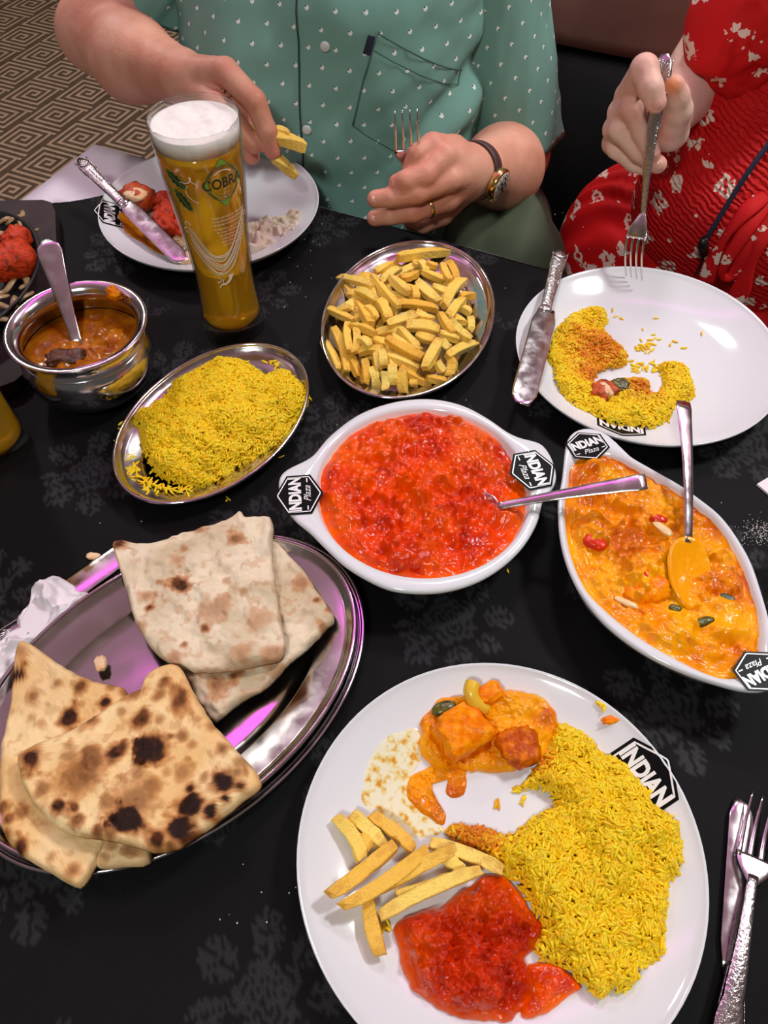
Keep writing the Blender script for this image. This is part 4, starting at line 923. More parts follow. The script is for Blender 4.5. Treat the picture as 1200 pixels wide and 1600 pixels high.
# --- left plate leftovers
o = chunk('tandoori_chicken', lying(225, 325, C_LEFT, sL, .016), (.021, .017, .013), -.5, MT['tikka'], 61, 'cut tandoori chicken piece by the knife blade', 'chicken', 'tandoori chicken pieces', power=.62, amp=.1)
chunk('cut_face', (.001, -.007, .0085), (.0150, .0120, .0050), -.5, MT['chicken'], 62, None, None, parent=o, power=.8, amp=.08)
for k, (x, y, r, lab) in enumerate(((345, 345, .016, 'red tandoori chicken scrap half behind the beer glass'), (370, 395, .018, 'upper red tandoori piece beside the beer glass'), (355, 455, .021, 'lower red tandoori piece between knife and beer glass'), (430, 470, .016, 'tandoori scrap seen through the beer glass edge'))):
    chunk('tandoori_chicken', lying(x, y, C_LEFT, sL, .010), (r, r * .75, r * .6), k * .8, MT['tikka_red'], 63 + k, lab, 'chicken', 'tandoori chicken pieces', power=.7, amp=.3)
for k, (x, y) in enumerate(((445, 525), (415, 560), (450, 560))):
    chunk('onion_piece', lying(x, y, C_LEFT, sL, .006), (.014, .009, .005), k * .9, MT['onion'], 70 + k, ['onion scrap above the knife tip', 'onion scrap beside the knife blade end', 'onion scrap against the beer glass'][k], 'onion', amp=.3)
chunk('bread_scrap', lying(448, 612, C_LEFT, sL, .005), (.014, .008, .005), .1, MT['chicken'], 75, 'torn bread scrap under the knife tip', 'bread', amp=.25)
o = sauce('sauce_smear', outl([(130, 400), (175, 395), (230, 440), (300, 500), (380, 560), (400, 600), (330, 590), (250, 540), (180, 500), (150, 450)], C_LEFT, sL), sL, .0012, MT['brown_curry'], lambda x, y, nz, E: np.zeros((len(x), 3)), (), .0006, 100, 76, 20, 80, edge=.004)
tag(o, 'brown sauce smear along the knife on the left plate', 'smear', kind='stuff')
o = bread('roti_scrap', [(725, 445), (800, 420), (880, 405), (960, 372), (985, 378), (992, 420), (960, 480), (900, 510), (840, 540), (770, 575), (735, 570), (730, 500)], C_LEFT, .017, .010, [(800, 470, 20, .2), (940, 400, 18, .2)], np.array(srgb(226, 210, 190)), np.array(srgb(206, 186, 164)), 78, 'folded strip of pale roti on the right of the left plate', wav=.003, wf=60, n=180, nr=50, blister=.007, fleck=.1)

# --- sizzler board and pan
MT['board'] = M('dark_brown_board', srgb(58, 40, 42), .55, spec=.2, var=(20, srgb(44, 30, 33), 5.0, .4, .6), bump=(120, .2, .001))
MT['iron'] = M('black_cast_iron', srgb(40, 36, 38), .5, metal=.3, bump=(400, .4, .001))
bz = .016
bp_ = np.array([W(x, y, bz) for x, y in ((-230, 318), (66, 312), (80, 316), (86, 330), (90, 420), (60, 520), (34, 586), (22, 596), (-60, 625), (-330, 640))])[:, :2]
bcx = bp_.mean(0); v2, f2 = fill2d(dense(bp_, 4), 3); nb = len(v2)
Vb = np.r_[np.c_[v2, np.full(nb, bz)], np.c_[v2, np.full(nb, .0006)]]; K4 = len(dense(bp_, 4)); ri = nb - K4
Fb = [tuple(q) for q in f2] + [tuple(int(i) + nb for i in q[::-1]) for q in f2] + [(ri + a, ri + (a + 1) % K4, nb + ri + (a + 1) % K4, nb + ri + a) for a in range(K4)]
o0 = np.array([bcx[0], bcx[1], 0])
brd = part('serving_board', Vb - o0, Fb, MT['board'], None, False); brd.location = o0
tag(brd, 'dark wooden board under the sizzling iron pan at the left edge', 'board')
pr = W(57, 425, .042)
pc = np.array([pr[0] - .088, pr[1] + .004]); pan = thing('sizzler_pan', (pc[0], pc[1], bz), 'black cast iron sizzler pan cut off by the left edge', 'pan')
pa = math.radians(95); Rp = lambda d: ellr(.120 - d, .088 - d, pa, 96)
V, F = ring_loft((0, 0), [(Rp(.03) * .03, .006), (Rp(.03), .006), (Rp(.014), .012), (Rp(.005), .024), (Rp(.003), .0265), (Rp(.001), .0265), (Rp(0), .025), (Rp(.004), .018), (Rp(.016), .004), (Rp(.02), .0004), (Rp(.03) * .03, .0004)])
part('pan_body', V, F, MT['iron'], pan)
def pz(x, y): return bz + .010
for k, (x, y, r, lab) in enumerate(((20, 408, .026, 'big charred tandoori lump in the iron pan'), (26, 374, .017, 'smaller tandoori lump behind the big one in the iron pan'))):
    chunk('tandoori_chicken', tuple(W(x, y, bz + .030)), (r, r * .85, r * .7), k + .3, MT['tikka_red'], 80 + k, lab, 'chicken', 'tandoori chicken pieces', power=.72, amp=.16)
onl = [(12, 345, .5), (28, 340, 1.2), (40, 356, -.6), (6, 362, .2), (8, 452, .7), (22, 478, 1.5), (36, 468, .9), (4, 480, -.2), (16, 500, .4), (42, 440, 1.8), (10, 430, 1.1), (-12, 400, .4), (-10, 470, .4)]
for k, (x, y, a) in enumerate(onl):
    p = W(x, y, bz + .020); t = np.linspace(-1, 1, 9)
    Pc = np.c_[p[0] + .016 * t * math.cos(a) - .006 * t * t * math.sin(a), p[1] + .016 * t * math.sin(a) + .006 * t * t * math.cos(a), p[2] + .003 * np.cos(3 * t + k)]
    v, f = tube(Pc, np.c_[.0045 * np.sqrt(1 - .8 * t * t), .0016 + 0 * t], 8); q = part('onion_strip', v - Pc[4], f, MT['onion']); q.location = Pc[4]
    tag(q, 'soft fried onion strip in the iron pan', 'onion', 'onion strips in the iron pan')

# ================================================================== beer glasses
m, nt, b = nm('clear_glass'); L = nt.links; MT['glass'] = m
nt.nodes.remove(b); go = nt.nodes['Material Output']
tr_ = N(nt, 'ShaderNodeBsdfTransparent'); tr_.inputs[0].default_value = (.97, .98, .97, 1); gl_ = N(nt, 'ShaderNodeBsdfGlossy'); gl_.inputs['Roughness'].default_value = .02
lw_ = N(nt, 'ShaderNodeLayerWeight', i_Blend=.5); pw_ = N(nt, 'ShaderNodeMath', operation='POWER'); L.new(lw_.outputs['Facing'], pw_.inputs[0]); pw_.inputs[1].default_value = 2.6; fr_ = N(nt, 'ShaderNodeMath', operation='MULTIPLY_ADD'); L.new(pw_.outputs[0], fr_.inputs[0]); fr_.inputs[1].default_value = .80; fr_.inputs[2].default_value = .05; mxs = N(nt, 'ShaderNodeMixShader'); L.new(fr_.outputs[0], mxs.inputs[0]); L.new(tr_.outputs[0], mxs.inputs[1]); L.new(gl_.outputs[0], mxs.inputs[2]); L.new(mxs.outputs[0], go.inputs['Surface'])
m, nt, b = nm('amber_lager'); L = nt.links; MT['beer'] = m
b.inputs['Base Color'].default_value = rgba((.95, .50, .02)); b.inputs['Roughness'].default_value = .0; b.inputs['IOR'].default_value = 1.33
b.inputs['Transmission Weight'].default_value = .62
MT['foam'] = M('white_beer_foam', srgb(240, 234, 226), .7, bump=(160, .35, .002), bump2=(1200, .3, .0006), sss=(.3, (.005, .005, .005), .6))
MT['ink_white'] = M('white_glass_print', srgb(240, 232, 226), .4)
MT['ink_green'] = M('green_glass_print', srgb(52, 84, 40), .4)
MT['ink_dark'] = M('dark_green_glass_print', srgb(26, 44, 28), .4)
MT['ink_lime'] = M('lime_glass_print', srgb(120, 168, 60), .4)
MT['ink_grey'] = M('grey_green_glass_print', srgb(86, 96, 74), .4)
GPR = smooth_open([(.0326, .0), (.0336, .004), (.0336, .012), (.0325, .024), (.0312, .040), (.0303, .058), (.0303, .078), (.0312, .098), (.0328, .120), (.0352, .146), (.0376, .172), (.0395, .198), (.0408, .220), (.0414, .233)], 3)
def g_r(z): return np.interp(z, GPR[:, 1], GPR[:, 0])
def pint(c, label, group, foam_top=.2275, foam_bot=.2125, wall=.0022):
    t = thing('beer_glass', (c[0], c[1], 0.0006), label, 'glass', group)
    n = 96; full = lambda r: np.full(n, r)
    out = [(full(.002), 0.0)] + [(full(r), z) for r, z in GPR] + [(full(.0406), .2342), (full(.0396), .2335)]
    inn = [(full(max(.001, g_r(z) - wall)), z) for z in np.linspace(.230, .018, 26)] + [(full(.026), .0135), (full(.002), .0125)]
    V, F = ring_loft((0, 0), out + inn); part('glass_body', V, F, MT['glass'], t)
    ov = wall - .0003
    zs = np.linspace(.0135, foam_bot, 26)
    V, F = ring_loft((0, 0), [(full(.002), .0122), (full(.026), .0132)] + [(full(g_r(z) - ov), z) for z in zs[1:]] + [(full(.002), foam_bot)])
    part('beer', V, F, MT['beer'], t)
    rs = np.linspace(1, .03, 22); top = []
    th = np.arange(n) * 2 * np.pi / n
    for s in rs:
        R = (g_r(foam_top) - ov) * s
        z = foam_top - .004 * (1 - s ** 3) + .0022 * fbm(np.cos(th) * R * 55, np.sin(th) * R * 55, 0, 4, 3) * (1 - s ** 6)
        top.append((full(R), z))
    V, F = ring_loft((0, 0), [(full(.002), foam_bot + .0002), (full(g_r(foam_bot) - ov), foam_bot + .0002), (full(g_r(.5 * foam_bot + .5 * foam_top) - ov), .5 * (foam_bot + foam_top))] + top)
    part('foam', V, F, MT['foam'], t)
    return t
G1 = np.array([-.1645, .6965])
g1 = pint(G1, 'tall pint of lager with printed badge in front of the left plate', 'pints of lager')
PH0 = math.atan2(0 - G1[1], 0 - G1[0])
def on_glass(V2, zc, az, lift=.00025):
    """wrap flat artwork (metres) round the glass: az in degrees to the right of the side facing the camera"""
    V2 = np.asarray(V2, float); z = zc + V2[:, 1]; r = g_r(z) + lift
    ph = PH0 + math.radians(az) + V2[:, 0] / .0375
    return np.c_[r * np.cos(ph), r * np.sin(ph), z]
def art(name, V2, F, zc, az, mat, lift=.00025, parent=g1): return part(name, on_glass(V2, zc, az, lift), F, mat, parent, True)
# the diamond badge
AZ, ZC = 23, .1885
D2 = dense(np.array([(0, .0240), (.0195, 0), (0, -.0240), (-.0195, 0)]), 14)
v, f = band2d(D2, .0011); dm = art('diamond_badge', v, f, ZC, AZ, MT['ink_green'])
tri = lambda p: fill2d(dense(np.array(p), 5), 3)
v, f = merge([(np.c_[q[0], np.zeros(len(q[0]))], q[1]) for q in (tri([(0, .0240), (.0058, .0168), (-.0058, .0168)]), tri([(0, -.0240), (-.0058, -.0168), (.0058, -.0168)]), tri([(.0195, 0), (.0138, -.0066), (.0138, .0066)]), tri([(-.0195, 0), (-.0138, .0066), (-.0138, -.0066)]))])
art('badge_corner', v[:, :2], f, ZC, AZ, MT['ink_lime'], .0003, dm)
a_ = np.linspace(0, 2 * np.pi, 64)[:-1]
v, f = band2d(np.c_[.0160 * np.cos(a_), .0172 * np.sin(a_)], .0009); art('badge_ring', v, f, ZC, AZ, MT['ink_grey'], .0003, dm)
v, f = band2d(np.c_[.0140 * np.cos(a_), .0150 * np.sin(a_)], .0005); art('badge_ring', v, f, ZC, AZ, MT['ink_grey'], .0003, dm)
a2 = np.linspace(.25 * np.pi, .72 * np.pi, 20); v, f = band2d(np.c_[.0120 * np.cos(a2), .0125 * np.sin(a2)], .0009, False); art('badge_arc', v, f, ZC, AZ, MT['ink_white'], .0003, dm)
a2 = np.linspace(1.2 * np.pi, 1.8 * np.pi, 24); v, f = band2d(np.c_[.0115 * np.cos(a2), .0125 * np.sin(a2)], .0009, False); art('badge_arc', v, f, ZC, AZ, MT['ink_grey'], .0003, dm)
v, f = text2d('COBRA', .0112, .0003, 0, 1.0); art('badge_lettering', v * [1.02, 1.25], f, ZC, AZ, MT['ink_dark'], .0004, dm)
v, f = text2d('PREMIUM BEER', .0022, .0, 0, 1.0); art('badge_lettering', v + [0, -.0078], f, ZC, AZ, MT['ink_dark'], .0004, dm)
# small print
for k, (s, sz) in enumerate((('Cobra was born in 1989 when', .0030), ('Karan Bilimoria developed the', .0030), ('refreshing complement to food', .0031), ('Recognising a gap in the market', .0028), ('for a beer that had the body', .0028), ('and refreshing to the last', .0028), ('crafting Cobra using a', .0028), ('blend of barley, maize,', .0028), ('rice and wheat, hops', .0028))):
    v, f = text2d(s, sz, .00002, .12 if k == 2 else 0, 1.0); art('printed_text', v, f, .1545 - k * .0037 - (.0012 if k > 2 else 0), AZ + 3, MT['ink_white'])
# swirl of lines
rg = np.random.default_rng(17); T_ = np.linspace(0, 1, 60)
def swirl(dx, dz, w, ph):
    x = -.034 + .066 * T_ + dx * (1 - T_ * .5); z = .0 - .030 * np.sin(np.pi * np.clip(T_ * 1.05, 0, 1)) ** 1.2 * (1 - .35 * T_) + .030 * T_ ** 2.2 + dz + .0016 * np.sin(T_ * 17 + ph) * (1 - T_) + .018 * (1 - T_) ** 2
    return band2d(np.c_[x, z], w * (.35 + np.sin(np.pi * T_) * .9), False)
MT['ink_pale'] = M('pale_teal_glass_print', srgb(170, 196, 180), .4); MT['ink_rust'] = M('rust_glass_print', srgb(196, 110, 70), .4)
for k in range(13):
    v, f = swirl(rg.normal(0, .0015), -.0019 * (k - 4), .00095, k * .5); art('swirl_line', v, f, .118, AZ - 16, MT[('ink_white', 'ink_white', 'ink_pale', 'ink_white', 'ink_rust')[k % 5]])
for k in range(6):
    T2 = np.linspace(0, 1, 24); a = T2 * 4.6 + k; v, f = band2d(np.c_[.0042 * (1 - T2 * .7) * np.cos(a), .0042 * (1 - T2 * .7) * np.sin(a)], .0009 * (1.1 - T2 * .5), False)
    ox, oz = ((-.034, .028), (-.037, .020), (-.004, -.038), (.004, -.030), (-.012, -.034), (.030, .030))[k]; art('swirl_curl', v + [ox, oz], f, .118, AZ - 16, MT['ink_white'])
P = smooth_open([(.004, -.030), (.001, -.036), (-.004, -.040), (-.010, -.041), (-.013, -.045)], 6); v, f = band2d(P, np.linspace(.004, .0008, len(P)), False); art('swirl_tail', v, f, .118, AZ - 16, MT['ink_white'])
# hop leaves and tendril
for lx, lz, an, ll in ((-.0365, .0135, -.75, .024), (-.0325, -.004, -1.0, .026)):
    q = np.linspace(0, 1, 26); wdt = .0052 * np.sin(np.pi * q) ** .7 * (1 + .18 * np.sin(q * 30)); ca_, sa_ = math.cos(an), math.sin(an)
    up_ = np.c_[q * ll * ca_ - wdt * sa_, q * ll * sa_ + wdt * ca_]; dn = np.c_[q * ll * ca_ + wdt * sa_, q * ll * sa_ - wdt * ca_]; ou = np.r_[up_, dn[::-1][1:-1]] + [lx, lz]
    v, f = fill2d(ou, 3); lf = art('hop_leaf', v, f, .1885, AZ - 22, MT['ink_dark']); v, f = band2d(ou, .0006); art('leaf_edge', v, f, .1885, AZ - 22, MT['ink_lime'], .0003, lf)
    v, f = band2d(np.c_[q * ll * ca_, q * ll * sa_] + [lx, lz], .0006, False); art('leaf_vein', v, f, .1885, AZ - 22, MT['ink_lime'], .0004, lf)
T2 = np.linspace(0, 1, 50); a = T2 * 8.2
P = np.c_[-.024 + .016 * T2 + .0045 * (T2) * np.cos(a + 2.4), .004 + .004 * T2 + .0050 * T2 * np.sin(a + 2.4)]; v, f = band2d(P, .0008, False); art('tendril', v, f, .1885, AZ - 22, MT['ink_white'])
P = np.c_[-.021 + .008 * T2 + .003 * np.cos(a * .7), .001 - .016 * T2 + .002 * np.sin(a * .7)]; v, f = band2d(P, .0006, False); art('tendril', v, f, .1885, AZ - 22, MT['ink_white'])
gb = W(46, 690, .006); G2 = np.array([gb[0] - .0330, gb[1] - .004])
pint(G2, 'second pint of lager cut off by the left edge below the pot', 'pints of lager')

# small tumbler at the right edge
rt = W(1190, 903, .02); G3 = np.array([rt[0] + .028, rt[1]])
tg = thing('tumbler', (G3[0], G3[1], .0006), 'clear tumbler cut off by the right edge beside the boat dish', 'glass')
V, F = ring_loft((0, 0), [(np.full(64, r), z) for r, z in ((.002, 0), (.024, 0), (.027, .004), (.029, .03), (.031, .07), (.0316, .0705), (.0300, .0705), (.0275, .03), (.0250, .008), (.002, .007))]); part('glass_body', V, F, MT['glass'], tg)

# ================================================================== cutlery
def frame(A, B, up=(0, 0, 1)):
    A, B = np.asarray(A, float), np.asarray(B, float); x = B - A; L_ = np.linalg.norm(x); x = x / L_
    y = np.cross(np.asarray(up, float), x); y /= np.linalg.norm(y); z = np.cross(x, y)
    Mx = Matrix(((x[0], y[0], z[0]), (x[1], y[1], z[1]), (x[2], y[2], z[2]))).to_4x4(); Mx.translation = Vector(A); return Mx, L_
def strip(xs, ws, zs, th, n=14, off=None):
    """flat bar along local x with half widths ws, heights zs, thickness th"""
    xs = np.asarray(xs, float); ys = np.zeros(len(xs)) if off is None else np.asarray(off, float)
    return tube(np.c_[xs, ys, np.zeros(len(xs)) + zs], np.c_[np.asarray(ws, float), (np.zeros(len(xs)) + th) / 2], n)
def cutl(name, A, B, up, label, cat, group):
    Mx, L_ = frame(A, B, up); t = empty(name); t.matrix_world = Mx; tag(t, label, cat, group); return t, L_
def handle_prof(L0, L1, wend, wneck, k=16, ornate=True):
    q = np.linspace(0, 1, k); xs = L0 + (L1 - L0) * q
    w = wneck + (wend - wneck) * (1 - q) ** 1.6
    w[0] *= .35; w[1] *= .82
    if ornate: w = w * (1 + .12 * np.exp(-((q - .28) / .05) ** 2) - .10 * np.exp(-((q - .36) / .04) ** 2))
    return xs, w
def ornament(t, L0, wend, z):
    """embossed shell and border on a handle end"""
    pr = []
    for a in np.linspace(-1.0, 1.0, 7):
        q = np.linspace(.15, 1, 5); P = np.c_[L0 + .019 - q * .014 * math.cos(a), q * wend * .8 * math.sin(a), z + .0005 * np.sin(q * 3)]; pr.append(tube(P, .0009, 6))
    for s in (-1, 1):
        q = np.linspace(0, 1, 12); P = np.c_[L0 + .005 + q * .06, s * wend * (.86 - .34 * q), z + 0 * q]; pr.append(tube(P, .00065, 6))
    for k in range(6): pr.append((chunk_geo((.0017, .0012, .0008), k, 1, 8, 6, 0)[0] + [L0 + .026 + k * .005, 0, z], chunk_geo((1, 1, 1), k, 1, 8, 6, 0)[1]))
    v, f = merge(pr); part('embossed_ornament', v, f, MT['ornate'], t)
def knife(A, B, up, label, ratio=.46, wh=.0095, wb=.0105, group='table knives'):
    t, L_ = cutl('table_knife', A, B, up, label, 'knife', group); Lh = L_ * ratio
    xs, w = handle_prof(0, Lh, wh, .0062); v, f = strip(xs, w, 0, .0062 - .0018 * np.linspace(0, 1, len(xs)), 16); h = part('handle', v, f, MT['ornate'], t); ornament(h, 0, wh, .0031)
    v, f = strip([Lh - .004, Lh - .002, Lh + .001, Lh + .004], [.0064, .0072, .0072, .006], 0, .0066); part('bolster', v, f, MT['cutlery'], t)
    q = np.linspace(0, 1, 22); bw = wb * (.72 + .28 * sstep(0, .15, q)) * np.sqrt(np.clip(1 - np.clip((q - .86) / .14, 0, 1) ** 2.2, .004, 1))
    off = (wb - bw) * .6 * np.where(q > .8, 1, 0) + .0015
    v, f = strip(Lh + (L_ - Lh) * q, bw, 0, .0016, 12, off); part('blade', v, f, MT['cutlery'], t)
    return t
def fork(A, B, up, label, group='table forks', wh=.0095, head=.062, hw=.0125, curve=.008):
    t, L_ = cutl('table_fork', A, B, up, label, 'fork', group); Ln = L_ - head
    xs, w = handle_prof(0, Ln + .006, wh, .0034, 20); q = xs / Ln; zs = .006 * np.sin(np.pi * np.clip(q, 0, 1)) * .8
    v, f = strip(xs, w, zs, .0030, 14); h = part('handle', v, f, MT['ornate'], t); ornament(h, 0, wh, .0024)
    tl = .043; r = head - tl; q = np.linspace(0, 1, 12); hwid = .0034 + (hw - .0034) * np.sin(q * np.pi / 2) ** 1.1
    zc = lambda x: -curve * np.sin(np.clip((x - Ln) / head, 0, 1) * np.pi) * .9
    v, f = strip(Ln + r * q, hwid, zc(Ln + r * q), .0022, 16); part('head', v, f, MT['cutlery'], t)
    for k in range(4):
        y0 = (k - 1.5) / 1.5 * (hw - .0021); x = np.linspace(Ln + r - .003, L_, 12); s = np.linspace(0, 1, 12)
        v, f = strip(x, .0020 * (1 - .62 * s), zc(x), .0020 - .0008 * s, 8, y0 * (1 - .05 * s)); part('tine', v, f, MT['cutlery'], t)
    return t
def spoon(A, B, up, label, wend=.0085, wneck=.0028, bowl=.05, bw=.0185, sag=.010, coated=None, depth=.007, group='serving spoons', ornate=False, ends=None):
    t, L_ = cutl('serving_spoon', A, B, up, label, 'spoon', group); Ln = L_ - bowl
    xs, w = handle_prof(0, Ln + .004, wend, wneck, 18, False)
    if ends == 'square': w[0] = wend * .92; w[1] = wend
    q = xs / max(Ln, 1e-6); v, f = strip(xs, w, sag * np.sin(np.pi * np.clip(q, 0, 1)) * .5, .0022, 14); part('handle', v, f, MT['cutlery'], t)
    n = 40; D = circ(n); egg = 1 + .12 * D[:, 0]
    def rg_(s, dz_): return np.c_[Ln + bowl / 2 + s * bowl / 2 * D[:, 0], s * bw * D[:, 1] * egg ** -1, np.full(n, -depth * (1 - s * s) + dz_)]
    lv = [rg_(s, 0) for s in (.02, .3, .55, .78, .93, 1.0)] + [rg_(s, -.0014) for s in (1.0, .93, .78, .55, .3, .02)]
    V = np.concatenate(lv); i = np.arange(n); j = (i + 1) % n; F = []
    for k in range(11): F += np.c_[k * n + i, k * n + j, (k + 1) * n + j, (k + 1) * n + i].tolist()
    F.append(tuple(int(a) for a in i)); F.append(tuple(int(11 * n + a) for a in i[::-1])); bo = part('bowl', V, F, MT['cutlery'], t)
    if coated:
        lv = [rg_(s, .0012 + .0012 * fbm(D[:, 0] * s * 4, D[:, 1] * s * 4, 0, 7, 3)) for s in (.02, .3, .55, .78, .93, 1.02, 1.07)]; lv[-1][:, 2] -= .003; V = np.concatenate(lv); F = []
        for k in range(6): F += np.c_[k * n + i, (k + 1) * n + i, (k + 1) * n + j, k * n + j].tolist()
        me = mesh('curry_coating', V, F); attrc(me, 'tint', np.tile(np.array((.95, .36, .002)), (len(V), 1))); obj('curry_coating', me, coated, bo)
    return t
# far plate knife, left plate knife
knife(W(877, 392, .036), W(812, 632, .0345), (0, -.24, 1), 'ornate knife laid across the left rim of the far plate', .42, .0100, .0125)
knife(W(124, 250, .052), W(286, 410, .019), (.1, -.45, 1), 'ornate knife resting on the left plate with its tip in the food', .44, .0095, .0105)
# near cutlery at the right edge
knife(W(1136, 1700, .0040), W(1164, 1250, .0036), (0, 0, 1), 'knife lying beside the front plate under a fork', .36, .0095, .0088)
fork(W(1118, 1690, .0105), W(1200, 1247, .012), (0, 0, 1), 'fork laid across the knife at the lower right corner', hw=.0130, wh=.0105, curve=.004)
# blade under the platter
knife(W(-10, 1010, .0034), W(212, 853, .003), (0, 0, 1), 'plain blade sticking out from under the bread platter', .3, .009, .0125)
# spoons
spoon(WY(72, 375, .700), W(135, 585, .034), (.02, -.3, .96), 'flat handled spoon standing in the pot of brown curry', .0145, .0052, .035, .012, 0, None, group='serving spoons')
spoon(W(1010, 752, .080), W(700, 804, .029), (0, -.2, 1), 'square ended spoon sunk in the red curry', .0078, .0036, .045, .0165, .004, ends='square')
spoon(W(1068, 628, .082), W(1080, 948, .040), (.2, -.3, 1), 'square ended spoon with a curry coated bowl in the boat dish', .0074, .0036, .058, .0175, .006, MT['orange_curry'], .005, ends='square')

# ================================================================== paper, crumbs, salt
MT['tissue'] = M('white_paper_tissue', srgb(238, 226, 230), .85, spec=.15, sss=(.15, (.006, .005, .005), .5))
tpx = [(-120, 1000), (-40, 880), (90, 800), (110, 720), (215, 600), (250, 530), (270, 460), (340, 400), (400, 368), (460, 376), (530, 415), (600, 462), (622, 502), (850, 545), (760, 640), (640, 740), (480, 870), (330, 1020), (200, 1200), (60, 1400), (-120, 1500), (-250, 1300)]
ol = np.array([W(x / 5.4545, 820 + y / 5.4545, .016)[:2] for x, y in tpx]); c = W(40, 985, .016)[:2]; n = 120; r = polar(dense(ol, 3), c, n); D = circ(n)
def crumple(P, E):
    a = fbm(P[:, 0] * 38, P[:, 1] * 38, 0, 91, 3); b_ = fbm(P[:, 0] * 55 + 5, P[:, 1] * 55, 2, 95, 3)
    return .004 + .022 * np.clip(E / .012, 0, 1) ** .7 * (.55 - .8 * abs(a) + .35 * (1 - abs(b_)) ** 2)
lv = []; ez = []
for t_ in np.linspace(.02, 1, 44): lv.append(np.c_[c[0] + t_ * r * D[:, 0], c[1] + t_ * r * D[:, 1]]); ez.append(r * (1 - t_))
P = np.concatenate(lv); z = np.maximum(crumple(P, np.concatenate(ez)), .0025 + .0085 * np.clip(np.concatenate(ez) / .010, 0, 1)); i = np.arange(n); j = (i + 1) % n; F = []
for k in range(43): F += np.c_[k * n + i, (k + 1) * n + i, (k + 1) * n + j, k * n + j].tolist()
K = len(P); F += [tuple(int(a) + K for a in q[::-1]) for q in F]; V = np.r_[np.c_[P, z], np.c_[P, z - .0008]]
F += np.c_[43 * n + i, K + 43 * n + i, K + 43 * n + j, 43 * n + j].tolist()
o0 = np.array([c[0], c[1], 0]); o = part('paper_tissue', V - o0, F, MT['tissue']); o.location = o0; tag(o, 'crumpled white paper tissue beside the bread platter', 'tissue')
q = [W(1183, 756, .003), W(1230, 728, .003), W(1330, 790, .003), W(1270, 830, .003)]; c = np.mean(q, 0); c[2] = 0
V = [p - c for p in q] + [p - c - np.array([0, 0, .0024]) for p in q]
o = part('paper_napkin', V, [(3, 2, 1, 0), (4, 5, 6, 7), (0, 1, 5, 4), (1, 2, 6, 5), (2, 3, 7, 6), (3, 0, 4, 7)], MT['tissue'], None, False); o.location = c; tag(o, 'folded white napkin corner at the right edge', 'napkin')
def specks(name, P, s0, s1, mat, label, cat, seed):
    rg = np.random.default_rng(seed); pr = []; cv, cf = chunk_geo((1, 1, .7), seed, .8, 6, 4, 0)
    for p in P: s = rg.uniform(s0, s1); pr.append((cv * s * rg.uniform(.7, 1.3, 3) + [p[0], p[1], p[2] + s * .6], cf))
    v, f = merge(pr); c = np.array([v[:, 0].mean(), v[:, 1].mean(), 0]); o = part(name, v - c, f, mat); o.location = c; return tag(o, label, cat, kind='stuff')
rg = np.random.default_rng(23); sp = W(1196, 832)
specks('spilled_salt', np.c_[sp[0] + rg.normal(0, .012, 420), sp[1] + rg.normal(0, .008, 420), np.zeros(420)], .00025, .0005, MT['foam'], 'white salt spilled at the right edge above the boat dish', 'salt', 24)
cpts = [W(x, y) for x, y in rg.uniform((430, 330), (1200, 800), (46, 2))] + [W(x, y) for x, y in rg.uniform((20, 640), (520, 1000), (14, 2))] + [W(x, y) for x, y in rg.uniform((380, 300), (520, 480), (26, 2))] + [W(x, y) for x, y in rg.uniform((300, 1330), (470, 1580), (8, 2))]
specks('bread_crumbs', np.array(cpts), .0003, .0007, MT['foam'], 'tiny pale crumbs scattered over the black tablecloth', 'crumbs', 25)
rgp = [W(357, 780), W(432, 700), W(440, 715), W(793, 893), W(355, 782)]
V, F, T = grains(np.array(rgp) + [0, 0, .001], np.tile((0, 0, 1.0), (len(rgp), 1)), .007, .002, np.tile(Y1 * .6, (len(rgp), 1)), 9); me = mesh('stray_rice', V, F); attrc(me, 'tint', T); o = obj('stray_rice', me, MT['rice']); tag(o, 'stray rice grains dropped on the black cloth', 'rice', kind='stuff')
chunk('bread_crumb', tuple(W(146, 869, .0015)), (.0062, .0036, .0016), -.1, MT['chicken'], 52, 'pale bread crumb on the black cloth beside the roti corner', 'crumb')

